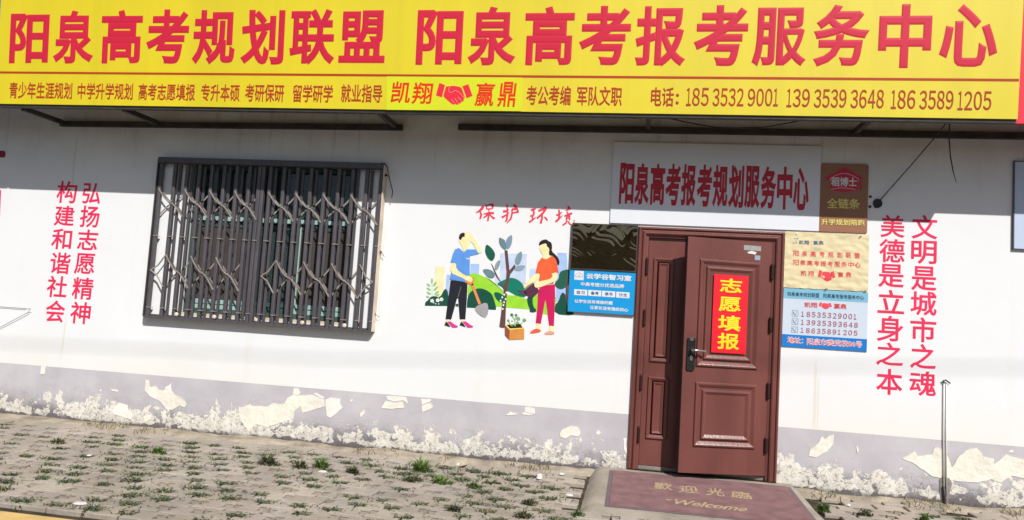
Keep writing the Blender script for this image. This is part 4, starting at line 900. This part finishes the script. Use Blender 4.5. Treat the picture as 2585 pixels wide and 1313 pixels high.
paint_part('painted_building', MBz, [(890, 262), (992, 265), (1000, 330), (1003, 470), (1000, 820), (865, 820), (885, 500)], (176, 202, 248), 0)
mb = MB()
a2b = lambda p: ((1060 + p[0] * 200 / 969 - 1210) / (240 / 1082), (570 + p[1] * 200 / 969 - 580) / (240 / 1082))
hill = [a2b(p) for p in [(588, 990), (585, 800), (610, 592), (660, 578), (730, 598), (860, 660)]] + [(60, 530), (180, 610), (250, 680), (330, 745), (420, 750), (540, 790), (660, 735), (880, 770), (860, 910), (775, 968), (728, 958), (550, 905), (300, 885), (180, 872)]
paint(mb, MBz, hill, LG, 1); mb.build('green_hill', mu)
paint_part('painted_bush', MBz, smooth_poly([(195, 620), (240, 590), (345, 543), (430, 560), (500, 620), (525, 700), (535, 772), (440, 762), (330, 700), (300, 690), (250, 650)], 2), TL, 2)
paint_part('painted_bush', MA, smooth_poly([(60, 978), (62, 978), (65, 935), (95, 915), (130, 870), (180, 857), (245, 885), (310, 752), (352, 825), (345, 980), (340, 982)], 2), DG, 2)
paint_part('painted_bush', MA, smooth_poly([(572, 1000), (575, 1000), (580, 900), (600, 830), (650, 785), (720, 762), (800, 778), (880, 830), (905, 900), (932, 985), (932, 1028), (925, 1028), (840, 1025), (680, 1005)], 2), DG, 3)
paint_part('painted_bush', MBz, smooth_poly([(540, 765), (612, 765), (605, 830), (625, 895), (648, 902), (645, 942), (570, 940), (578, 910), (550, 850)], 2), DG, 3)
paint_part('painted_bush', MBz, smooth_poly([(862, 850), (900, 820), (930, 725), (960, 712), (990, 760), (1010, 930), (1082, 940), (1060, 978), (858, 960)], 2), DG, 3)
mb = MB()
paint(mb, MBz, smooth_poly([(930, 470), (1000, 450), (1030, 460), (1025, 620), (980, 660), (930, 684), (870, 655), (856, 600), (905, 560), (908, 505)], 2), (38, 100, 80), 3)
paint(mb, MBz, [(990, 500), (1003, 500), (1000, 800), (980, 800)], TR, 4); mb.build('painted_tree', mu)
paint_part('painted_bush', MA, [(440, 955), (470, 955), (472, 990), (435, 985)], DG, 2)
mb = MB()
for x, y in ((150, 918), (220, 912), (265, 900)):
    for k in range(5): paint(mb, MA, ellipse(x + 14 * math.cos(k * 1.257), y + 14 * math.sin(k * 1.257), 11, 11, n=8), (246, 248, 240), 4 + 0.2 * k)
for x, y in ((172, 942), (195, 955), (232, 957)): paint(mb, MA, ellipse(x, y, 8, 7, n=8), (246, 248, 240), 4)
mb.build('painted_flowers', mu)
mb = MB()
for k, (x, y, r, a) in enumerate([(148, 675, 34, 1.57), (105, 725, 28, 0.6), (182, 715, 34, 2.2), (108, 775, 30, 0.55), (195, 770, 36, 2.4), (110, 825, 30, 0.5), (205, 822, 38, 2.5), (95, 870, 22, 0.4), (215, 850, 30, 2.6)]): paint(mb, MA, ellipse(x, y, r, 13, a), (150, 206, 130), 1 + 0.1 * k)
strip(mb, WALL, [WALL.px(*MA(*p)) for p in [(150, 690), (148, 780), (152, 870)]], 0.004, 0.0015, pc_((170, 214, 150))); mb.build('fern', mu)
mb = MB()
paint(mb, MBz, [(288, 235), (322, 235), (332, 340), (345, 462), (400, 398), (414, 408), (405, 440), (352, 510), (335, 600), (315, 720), (303, 900), (297, 1112), (262, 1118), (228, 1105), (245, 980), (262, 830), (280, 690), (250, 610), (190, 530), (133, 378), (152, 405), (205, 520), (272, 640), (303, 590), (310, 480)], TR, 5)
for c, p in ((MG, [(222, 85), (265, 100), (300, 130), (312, 235), (265, 215), (228, 160)]), ((130, 156, 176), [(300, 130), (330, 80), (372, 55), (378, 110), (360, 190), (312, 235)]), ((30, 96, 78), [(80, 162), (135, 200), (178, 260), (180, 310), (150, 360), (105, 335), (70, 270), (66, 220)]), ((140, 164, 172), [(237, 338), (240, 380), (215, 450), (180, 462), (176, 410), (200, 365)]), (MG, [(35, 450), (110, 448), (165, 480), (182, 520), (165, 550), (110, 552), (60, 500)]), ((132, 158, 170), [(485, 240), (490, 310), (465, 385), (425, 402), (405, 370), (415, 310), (445, 265)]), ((146, 168, 186), [(400, 450), (420, 415), (470, 405), (532, 408), (500, 455), (460, 472), (410, 465)]), ((22, 100, 80), [(165, 710), (230, 715), (285, 760), (278, 815), (230, 828), (180, 770)])): paint(mb, MBz, smooth_poly(p, 2), c, 6)
for x, y in ((285, 740), (262, 770), (243, 808), (300, 790), (283, 825), (275, 858), (268, 902), (308, 716)): paint(mb, MBz, ellipse(x, y, 10, 11, n=8), (248, 250, 246), 7)
mb.build('sapling', mu)
mb = MB()
paint(mb, MA, smooth_poly([(476, 160), (480, 195), (500, 220), (522, 255), (522, 285), (540, 325), (578, 290), (600, 240), (622, 190), (600, 120), (520, 110)], 2), SKIN, 5)
paint(mb, MA, smooth_poly([(545, 100), (560, 75), (600, 72), (628, 92), (772, 305), (745, 338), (715, 335), (680, 275), (640, 195), (590, 190)], 2), (253, 242, 186), 6)
paint(mb, MA, smooth_poly([(478, 162), (482, 115), (508, 88), (548, 85), (553, 115), (543, 124), (556, 138), (535, 133), (515, 148), (502, 180)], 2), (52, 36, 44), 7)
paint(mb, MA, [(430, 290), (480, 272), (540, 328), (575, 290), (685, 290), (722, 345), (612, 370), (612, 605), (560, 605), (445, 540), (440, 462), (376, 447), (405, 345)], (100, 158, 234), 7)
paint(mb, MA, [(383, 575), (480, 612), (578, 668), (560, 690), (364, 655)], (104, 158, 230), 7)
paint(mb, MA, smooth_poly([(384, 455), (447, 458), (442, 530), (560, 612), (605, 620), (648, 640), (645, 685), (600, 692), (553, 655), (470, 615), (378, 578)], 2), SKIN, 8)
paint(mb, MA, [(560, 392), (608, 402), (608, 412), (575, 408)], (236, 240, 248), 8)
paint(mb, MA, [(376, 666), (582, 692), (582, 760), (575, 900), (557, 1147), (488, 1142), (470, 888), (456, 888), (385, 1147), (315, 1143), (340, 950), (360, 800)], (40, 40, 50), 6)
strip(mb, WALL, [WALL.px(*MA(*p)) for p in [(503, 745), (490, 800), (465, 875)]], 0.003, 0.0045, pc_((150, 150, 156)))
for dx in (0, 186):
    paint(mb, MA, [(340 + dx, 1172), (378 + dx, 1170), (430 + dx, 1210), (468 + dx, 1228), (462 + dx, 1243), (400 + dx, 1246)], (236, 60, 150), 7); paint(mb, MA, [(318 + dx, 1175), (348 + dx, 1195), (376 + dx, 1240), (300 + dx, 1215)], (44, 40, 48), 7); paint(mb, MA, [(325 + dx, 1147), (372 + dx, 1147), (352 + dx, 1180), (318 + dx, 1170)], SKIN, 6)
mb.build('painted_person', mu)['label'] = 'painted man in a blue shirt and black trousers, hand to forehead'
mb = MB()
paint(mb, MA, [(625, 722), (652, 705), (748, 950), (718, 965)], (240, 150, 96), 9); paint(mb, MA, [(555, 668), (575, 668), (640, 703), (650, 625), (668, 628), (657, 722), (640, 732), (560, 695)], (246, 140, 80), 9)
paint(mb, MA, smooth_poly([(670, 1010), (712, 972), (820, 933), (840, 1000), (836, 1070), (808, 1124), (760, 1108), (700, 1062)], 2), (172, 170, 172), 9); mb.build('spade', mu)
mb = MB()
paint(mb, MBz, smooth_poly([(685, 180), (762, 150), (775, 190), (812, 200), (806, 250), (792, 280), (805, 315), (768, 338), (715, 325), (722, 282), (694, 250)], 2), SKIN, 5)
paint(mb, MBz, smooth_poly([(678, 182), (682, 145), (715, 118), (765, 108), (785, 130), (822, 145), (830, 200), (822, 245), (885, 300), (916, 360), (905, 412), (878, 380), (830, 292), (788, 288), (800, 212), (770, 192), (764, 152), (700, 172)], 2), (44, 36, 40), 6)
paint(mb, MBz, [(708, 322), (765, 338), (830, 295), (870, 335), (885, 380), (902, 485), (825, 492), (848, 612), (800, 618), (680, 588), (690, 498), (640, 492), (668, 372)], (246, 104, 60), 7)
paint(mb, MBz, smooth_poly([(645, 498), (692, 500), (680, 565), (560, 645), (495, 670), (530, 600)], 2), SKIN, 6); paint(mb, MBz, smooth_poly([(838, 490), (896, 488), (888, 555), (840, 598), (710, 650), (640, 665), (622, 620), (680, 588), (790, 568), (832, 540)], 2), SKIN, 9)
paint(mb, MBz, [(692, 642), (862, 620), (864, 760), (850, 1098), (795, 1092), (762, 840), (752, 798), (700, 1074), (643, 1062), (660, 900), (668, 720)], (214, 30, 96), 6)
paint(mb, MBz, smooth_poly([(568, 1172), (635, 1122), (702, 1138), (698, 1165), (600, 1182)], 2), (240, 100, 70), 6); paint(mb, MBz, smooth_poly([(722, 1192), (790, 1148), (856, 1165), (852, 1195)], 2), (244, 170, 140), 6)
paint(mb, MBz, [(652, 1065), (697, 1072), (690, 1140), (645, 1125)], SKIN, 5); paint(mb, MBz, [(798, 1092), (846, 1096), (852, 1165), (800, 1150)], SKIN, 5)
for y in (345, 375, 405): paint(mb, MBz, ellipse(756, y, 4, 5, n=8), (252, 190, 160), 8)
mb.build('painted_person', mu)['label'] = 'painted woman in an orange top and crimson trousers'
mb = MB()
paint(mb, MBz, smooth_poly([(505, 688), (545, 645), (610, 600), (682, 690), (672, 715), (612, 772), (568, 772), (520, 725)], 1), (92, 52, 70), 8); paint(mb, MBz, [(505, 688), (545, 640), (608, 600), (612, 615), (560, 655), (520, 690)], (160, 130, 130), 8.5); paint(mb, MBz, [(428, 690), (515, 692), (548, 752), (440, 735), (470, 715)], (88, 76, 90), 8); mb.build('watering_can', mu)
mb = MB()
paint(mb, MBz, [(290, 1080), (475, 1070), (513, 1125), (345, 1142)], (250, 226, 120), 6); paint(mb, MBz, [(312, 1082), (468, 1072), (492, 1115), (348, 1124)], (52, 40, 30), 7)
paint(mb, MBz, [(345, 1140), (513, 1123), (510, 1246), (340, 1254)], (226, 150, 74), 7); paint(mb, MBz, [(290, 1083), (346, 1140), (340, 1254), (292, 1202)], (150, 84, 66), 7)
for x, y, r in ((372, 968, 20), (420, 972, 16), (445, 1010, 24), (515, 1028, 22), (332, 1032, 16), (375, 1040, 10), (372, 1090, 12), (402, 1085, 14), (440, 1060, 18)): paint(mb, MBz, ellipse(x, y, r, r * 0.75, 0.6, 10), (120, 180, 120) if y > 1000 else (60, 120, 90), 8)
for p in ([(375, 975), (410, 1030), (405, 1085)], [(420, 980), (412, 1030)], [(470, 1075), (500, 1045)], [(338, 1045), (358, 1090)], [(445, 1020), (420, 1060), (408, 1100)]): strip(mb, WALL, [WALL.px(*MBz(*q)) for q in p], 0.006, 0.005, pc_((150, 196, 120)))
mb.build('planter_box', mu)
mb = MB(); ZT = zoomed(1190, 500, 270 / 2576); M_CAL = mat('brush_red_paint', lin(240, 64, 88, 0.85), 0.6, 0.12, 20)
# brush strokes, thick at the press and thin at the lift
BR = [
 [(290, 190, 26), (265, 240, 34), (200, 310, 26), (110, 362, 12)], [(215, 330, 18), (240, 410, 24), (205, 510, 20)],
 [(335, 155, 12), (365, 200, 16), (370, 275, 16)], [(360, 205, 10), (430, 155, 18), (520, 160, 26), (505, 255, 18)], [(375, 265, 14), (440, 262, 16), (500, 258, 14)],
 [(420, 270, 10), (428, 340, 16), (412, 450, 22), (395, 560, 18)], [(290, 390, 14), (420, 360, 22), (545, 365, 24)], [(410, 380, 18), (360, 430, 20), (290, 480, 14)], [(430, 380, 14), (490, 450, 18), (560, 500, 28)],
 [(855, 160, 18), (868, 260, 16), (870, 400, 22), (845, 540, 22), (815, 570, 14)], [(765, 325, 30), (830, 320, 22), (900, 270, 16)], [(735, 470, 26), (820, 420, 18), (920, 340, 6)],
 [(1010, 160, 16), (1060, 200, 30), (1080, 240, 34)], [(975, 270, 20), (1060, 265, 26), (1120, 240, 12)], [(980, 270, 18), (985, 360, 20), (950, 500, 22), (850, 610, 8)], [(1000, 360, 14), (1130, 335, 24), (1100, 265, 16)],
 [(1435, 295, 20), (1500, 270, 22), (1550, 255, 18)], [(1495, 280, 20), (1510, 380, 20), (1465, 470, 18), (1500, 530, 18)], [(1420, 440, 18), (1470, 410, 12), (1530, 380, 8)], [(1390, 585, 20), (1470, 530, 20), (1555, 465, 8)],
 [(1615, 310, 22), (1720, 270, 26), (1815, 235, 34)], [(1800, 250, 26), (1720, 370, 24), (1580, 490, 20)], [(1700, 360, 20), (1705, 480, 22), (1670, 610, 26)], [(1755, 450, 10), (1800, 490, 20), (1835, 545, 14)],
 [(2110, 280, 16), (2120, 380, 22), (2110, 500, 22)], [(2045, 410, 18), (2110, 400, 14), (2175, 345, 14)], [(2030, 570, 24), (2100, 510, 22), (2200, 415, 6)],
 [(2325, 200, 18), (2360, 250, 30)], [(2275, 295, 16), (2350, 270, 18), (2395, 255, 14)], [(2300, 330, 16), (2330, 370, 14)], [(2240, 435, 14), (2330, 395, 18), (2430, 365, 20)], [(2290, 450, 14), (2295, 540, 16)], [(2290, 450, 14), (2370, 425, 16), (2365, 530, 16)], [(2300, 490, 10), (2360, 475, 10)], [(2310, 540, 16), (2280, 600, 18), (2200, 650, 16)], [(2330, 560, 14), (2370, 620, 14), (2420, 650, 12)], [(2478, 520, 10), (2478, 600, 8)],
]
for si, st_ in enumerate(BR):
    if si in (9, 16, 24): mb.build('title_character', mu); mb = MB()
    P = []
    for i in range(len(st_) - 1):
        for k in range(4):
            t = k / 4; a, b = st_[i], st_[i + 1]; P.append((a[0] + (b[0] - a[0]) * t, a[1] + (b[1] - a[1]) * t, a[2] + (b[2] - a[2]) * t))
    P.append(st_[-1]); up_ = []; dn_ = []
    for i, (x, y, w) in enumerate(P):
        a, b = P[max(i - 1, 0)], P[min(i + 1, len(P) - 1)]; dx, dy = b[0] - a[0], b[1] - a[1]; l = math.hypot(dx, dy) or 1
        w *= 1.05; up_.append((x - dy / l * w, y + dx / l * w)); dn_.append((x + dy / l * w, y - dx / l * w))
    for i in range(len(P) - 1):
        mb.sheet(WALL, [WALL.px(*ZT(*q)) for q in (up_[i], up_[i + 1], dn_[i + 1], dn_[i])], 0.0012 + 0.00008 * si, M_CAL)
mb.build('title_character', mu)

# ------------------------------------------------------------------ wires, conduit, hole
u, v = WALL.px(2215, 514)
wh = thing('wall_cable_hole', (u, -0.005, v), 'ragged black hole in the wall with a wire running up to the sign', 'cable outlet')
mb = MB(); mb.slab(WALL, [(u + 0.042 * math.cos(t) * (0.85 + 0.2 * noise.noise(V3((math.cos(t) * 2, math.sin(t) * 2, 4)))), v + 0.045 * math.sin(t) * (0.9 + 0.25 * noise.noise(V3((math.cos(t) * 2, math.sin(t) * 2, 9))))) for t in [2 * math.pi * i / 14 for i in range(14)]], 0.001, 0.012, M_BLACK); mb.build('hole_dark', wh)  # flat black slab: the hole's unlit depth given as colour
tp = SF.px(2390, 300); p1 = V3((2.93, -0.50, 3.06)); 
def at(px_, py_, y):
    F_ = Frame((0, y, 0), (1, 0, 0), (0, 0, 1)); q = F_.px(px_, py_); return V3((q[0], y, q[1]))
mb = MB(); mb.tube([at(2222, 505, -0.012), at(2300, 417, -0.10), at(2352, 356, -0.22), at(2388, 312, -0.36), at(2396, 302, -0.42)], 0.0045, M_BLACK, 6); mb.build('wire', wh)
mb = MB(); mb.tube([at(2397, 300, -0.40), at(2396, 352, -0.34), at(2399, 395, -0.30), at(2406, 432, -0.28), at(2414, 461, -0.27)], [0.005, 0.005, 0.005, 0.0045, 0.002], M_BLACK, 6); tag(mb.build('hanging_wire'), 'short loose wire end dangling from behind the yellow sign', 'wire')
mb = MB(); mb.tube([at(*p, y) for p, y in [((1680, 297), -0.48), ((1740, 310), -0.45), ((1800, 321), -0.43), ((1860, 324), -0.42), ((1930, 321), -0.43), ((1990, 311), -0.45), ((2040, 301), -0.48)]], 0.005, M_BLACK, 6); tag(mb.build('hanging_wire'), 'thin black wire sagging in a loop below the yellow sign', 'wire')
for x, y, lab in ((2197, 497, 'upper of two black screw plugs in the wall beside the brown sign'), (2196, 522, 'lower of two black screw plugs in the wall beside the brown sign')):
    q = WALL.px(x, y); mb = MB(); mb.slab(WALL, ellipse(q[0], q[1], 0.010, 0.011, n=10), 0.001, 0.01, M_BLACK); tag(mb.build('wall_plug'), lab, 'wall plug')
cz1 = WALL.px(2385, 968); cz0 = WALL.px(2385, 1212)
cd_ = thing('cable_conduit', (cz0[0], -0.01, GZ), 'pair of thin white cables down the wall ending in a black stub', 'cable')
M_CABW = mat('white_cable_sheath', lin(244, 242, 238, 0.84), 0.5, 0.05)
for dx, h in ((-0.009, 0.010), (0.011, 0.009)):
    mb = MB(); mb.tube([V3((cz1[0] + dx, -h, cz1[1])), V3((cz1[0] + dx + 0.002, -h, (cz1[1] + cz0[1]) / 2)), V3((cz0[0] + dx, -h, cz0[1] - 0.12))], 0.0058, M_CABW, 8); mb.build('cable', cd_, smooth=True)
mb = MB(); mb.tube([V3((cz1[0] - 0.01, -0.012, cz1[1])), V3((cz1[0] - 0.02, -0.014, cz1[1] + 0.02)), V3((cz1[0], -0.016, cz1[1] + 0.028)), V3((cz1[0] + 0.035, -0.016, cz1[1] + 0.004))], 0.006, M_STEELD, 6); mb.build('bent_end', cd_)
mb = MB(); mb.slab(WALL, jag([(cz0[0] - 0.04, cz0[1] - 0.07), (cz0[0] - 0.042, cz0[1]), (cz0[0] - 0.02, cz0[1] + 0.025), (cz0[0] + 0.03, cz0[1] + 0.02), (cz0[0] + 0.055, cz0[1] - 0.02), (cz0[0] + 0.04, cz0[1] - 0.08), (cz0[0] + 0.02, cz0[1] - 0.2), (cz0[0] + 0.015, GZ + 0.01), (cz0[0] - 0.03, GZ + 0.01), (cz0[0] - 0.02, cz0[1] - 0.2)], 0.008), 0.001, 0.004, mat('exposed_dark_cement', lin(150, 142, 136, 0.72), 0.9, 0.3, 12, 0.6, 50)); mb.build('chased_groove', cd_)
mb = MB(); mb.tube([V3((cz0[0] - 0.012, -0.012, cz0[1] - 0.05)), V3((cz0[0] - 0.004, -0.016, cz0[1] - 0.14)), V3((cz0[0] + 0.008, -0.016, cz0[1] - 0.24)), V3((cz0[0] + 0.02, -0.03, GZ + 0.005))], 0.010, M_STEELD, 8); mb.build('cable_stub', cd_, smooth=True)
# overhead line behind the viewer whose soft shadow crosses the wall
mb = MB(); tS = 8.5; d_ = V3((0.60, -1.0, 1.12)) * tS
pts = [V3((WALL.px(x, y)[0], 0, WALL.px(x, y)[1])) + d_ for x, y in ((0, 866), (420, 884), (800, 906), (1586, 914), (1970, 923), (2372, 926), (2585, 930))]
zA = sum(p.z for p in pts) / len(pts); mb.tube([V3((-12, pts[0].y, pts[0].z + .1))] + pts + [V3((14, pts[0].y, pts[-1].z + .1))], 0.0065, M_BLACK, 6)
tag(mb.build('power_line'), 'overhead power line across the street throwing a faint line of shadow on the wall', 'cable')

# ------------------------------------------------------------------ grass, weeds, litter
def grass_mat(name, a, b):
    m = mat(name, a, 0.7, 0.35, 9, spec=0.2); return m
M_GR = grass_mat('grey_green_grass', lin(100, 114, 86, 0.55), 0); M_GR2 = grass_mat('fresh_green_grass', lin(118, 148, 70, 0.62), 0); M_DRY = grass_mat('dead_brown_grass', lin(104, 88, 70, 0.6), 0); M_STRAW = grass_mat('dry_straw_grass', lin(172, 152, 112, 0.65), 0)
def blade(mb, x, y, z0, l, lean, ang, m_, w=0.0035):
    c, s = math.cos(ang), math.sin(ang); base = V3((x, y, z0)); d = V3((c, s, 0)); n = V3((-s, c, 0)) * w
    mid = base + d * (l * lean * 0.4) + V3((0, 0, l * 0.62)); tip = base + d * (l * lean) + V3((0, 0, l * (0.95 - 0.35 * lean)))
    mb.add([base - n, base + n, mid + n * .8, mid - n * .8, tip], [(0, 1, 2, 3), (3, 2, 4)], m_)
mb = MB(); r2 = random.Random(11)
for hx, hy in holes:
    if hx < -6.2 or hx > 4.2: continue
    if RX0 - 0.12 < hx < RX1 + 0.12 and hy > RY - 0.06: continue
    near = noise.noise(V3((hx * 0.6 + 4, hy * 0.8, 0)))
    lush = r2.random() + 0.35 * near - (0.30 if hx > 0.2 else 0) - (0.18 if hy > -0.6 else 0)
    if lush < 0.24: continue
    nb_ = int(34 + 150 * max(0, lush - 0.2)); sp_ = 0.027 + 0.032 * max(0, lush - 0.2)
    for k in range(nb_):
        x = hx + r2.gauss(0, sp_ * 1.25); y = hy + r2.gauss(0, sp_ * 0.75)
        mm = M_GR if r2.random() < 0.80 else (M_GR2 if r2.random() < 0.45 else M_STRAW)
        blade(mb, x, y, GZ - 0.03, r2.uniform(0.03, 0.062), r2.uniform(0.5, 1.5), r2.uniform(0, 6.28), mm, r2.uniform(0.003, 0.0055))
for k in range(2600):   # thin growth along the wall foot
    x = r2.uniform(-6, 4); y = -abs(r2.gauss(0.05, 0.10)) - 0.01
    if RX0 - 0.1 < x < RX1 + 0.1: continue
    if noise.noise(V3((x * 2.2, 5, 1))) < 0.05: continue
    blade(mb, x, y, GZ, r2.uniform(0.02, 0.07), r2.uniform(0.3, 1.3), r2.uniform(0, 6.28), r2.choice((M_STRAW, M_STRAW, M_GR, M_DRY)), r2.uniform(0.0015, 0.004))
tag(mb.build('grass'), 'short grey green grass growing in the holes of the pavers', 'grass', kind='stuff')
ZG1 = zoomed(480, 1090, 520 / 2576); ZG2 = zoomed(950, 1110, 600 / 2576); ZG3 = zoomed(1950, 1180, 635 / 2576); ZG0 = zoomed(0, 1030, 520 / 2403)
weeds = [
 (ZG2, 480, 335, 0.16, 0.13, 'g2', 'tall bright green weed tuft near the wall, middle of the paving'),
 (ZG2, 400, 445, 0.08, 0.13, 'g1', 'low broad grey green weed just below the tall bright tuft'),
 (ZG2, 700, 470, 0.09, 0.13, 'g2', 'yellowish green weed right of the tall bright tuft'),
 (ZG2, 1055, 510, 0.06, 0.10, 'g2', 'small fresh green weed in the paver rows toward the door'),
 (ZG2, 1655, 700, 0.07, 0.11, 'g1', 'dark green weed in the paving to the left of the concrete ramp'),
 (ZG2, 1595, 845, 0.08, 0.13, 'g1', 'big dark weed at the bottom edge left of the ramp'),
 (ZG2, 845, 765, 0.07, 0.10, 'g1', 'dark bushy weed at the bottom edge below the mural'),
 (ZG2, 2180, 820, 0.06, 0.08, 'g2', 'fresh green weed at the front left corner of the ramp'),
 (ZG1, 1640, 455, 0.13, 0.10, 'g2', 'yellow green weed clump right of the bushy grey weed'),
 (ZG1, 960, 400, 0.12, 0.14, 'g1', 'bushy grey green weed below the right end of the window'),
 (ZG1, 2030, 510, 0.09, 0.10, 'g1', 'grey weed with thin stalks right of the yellow green clump'),
 (ZG1, 1370, 440, 0.09, 0.11, 'g1', 'straggly grey weed left of the yellow green clump'),
 (ZG0, 1840, 520, 0.08, 0.12, 'g2', 'weed with pale flowers in the paving below the left window end'),
 (ZG0, 660, 400, 0.07, 0.12, 'g1', 'broad weed by the wall below the left slogan'),
 (ZG3, 520, 440, 0.09, 0.08, 'g2', 'leafy green weed at the wall right of the ramp'),
 (ZG3, 950, 485, 0.07, 0.09, 'g1', 'dark spiky weed in the brickwork right of the ramp'),
 (ZG3, 1555, 545, 0.08, 0.05, 'g2', 'upright green weed at the bottom edge left of the white cables'),
]
for zf, x, y, hgt, wid, kind, lab in weeds:
    q = G.px(*zf(x, y)); m_ = MB(); n = int(70 + 500 * wid)
    for k in range(n):
        a = r2.uniform(0, 6.28); rd = abs(r2.gauss(0, wid * 0.32)); mm = (M_GR2 if kind == 'g2' else M_GR) if r2.random() < 0.8 else (M_GR if kind == 'g2' else M_STRAW)
        blade(m_, q[0] + rd * math.cos(a), q[1] + rd * math.sin(a) * 0.8, GZ - 0.01, hgt * r2.uniform(0.45, 1.1) * max(0.35, 1 - rd / wid), r2.uniform(0.2, 1.1), a + r2.gauss(0, 0.7), mm, r2.uniform(0.003, 0.007))
    tag(m_.build('weed'), lab, 'weed', 'larger weeds in the paving')
M_LIT = mat('white_paper_litter', lin(226, 220, 214, 0.76), 0.7, 0.05)
lit = [(ZG0, 1045, 560, 0.05, 0.016, 'white scrap of paper lying on the pavers below the left slogan'), (ZG0, 930, 1120, 0.09, 0.022, 'pale oval paper scrap near the yellow kerb'), (ZG1, 1410, 165, 0.025, 0.02, 'tiny white scrap by the wall foot'), (ZG1, 1655, 505, 0.085, 0.022, 'white plastic strip under the yellow green weed'), (ZG2, 1768, 415, 0.055, 0.05, 'white plaster lump left of the ramp'), (ZG2, 2090, 605, 0.06, 0.025, 'pinkish tissue scrap in a paver hole left of the ramp'), (ZG2, 885, 270, 0.03, 0.025, 'small white plaster crumb near the wall below the mural'), (ZG2, 2010, 375, 0.05, 0.03, 'broken white plaster piece against the ramp side'), (ZG3, 780, 392, 0.035, 0.018, 'white pebble on the bricks right of the ramp')]
for zf, x, y, a, b, lab in lit:
    q = G.px(*zf(x, y)); m_ = MB(); n = 11
    ring = [(q[0] + a / 2 * math.cos(t) * r2.uniform(.8, 1.1), q[1] + b * 1.4 * math.sin(t) * r2.uniform(.8, 1.1)) for t in [2 * math.pi * i / n for i in range(n)]]
    hh = 0.03 if 'lump' in lab else 0.010
    vs = [G.p(u_, v_, 0.003) for u_, v_ in ring] + [G.p(q[0] + (u_ - q[0]) * .7, q[1] + (v_ - q[1]) * .7, hh * r2.uniform(.7, 1.2)) for u_, v_ in ring] + [G.p(q[0], q[1], hh * 1.15)]
    m_.add(vs, [(i, (i + 1) % n, n + (i + 1) % n, n + i) for i in range(n)] + [(n + i, n + (i + 1) % n, 2 * n) for i in range(n)], M_LIT)
    tag(m_.build('litter'), lab, 'litter')

# building added behind the viewer, unseen, for the dark mirror panel to reflect
mb = MB(); M_OPP = mat('dull_brick', (0.62, 0.52, 0.40), 0.85, 0.25, 0.6)
mb.box(RF, -45, 45, -23, -20, -0.2, 4.4, M_OPP)
ob = thing('added_opposite_building', (0, -20, 0), 'long low brick building added across the street for reflections, unseen behind the viewer', 'building')
mb.build('wall', ob)
mb = MB(); mb.box(RF, -45.2, 45.2, -23.3, -19.6, 4.405, 4.6, M_CEM); mb.build('roof', ob)
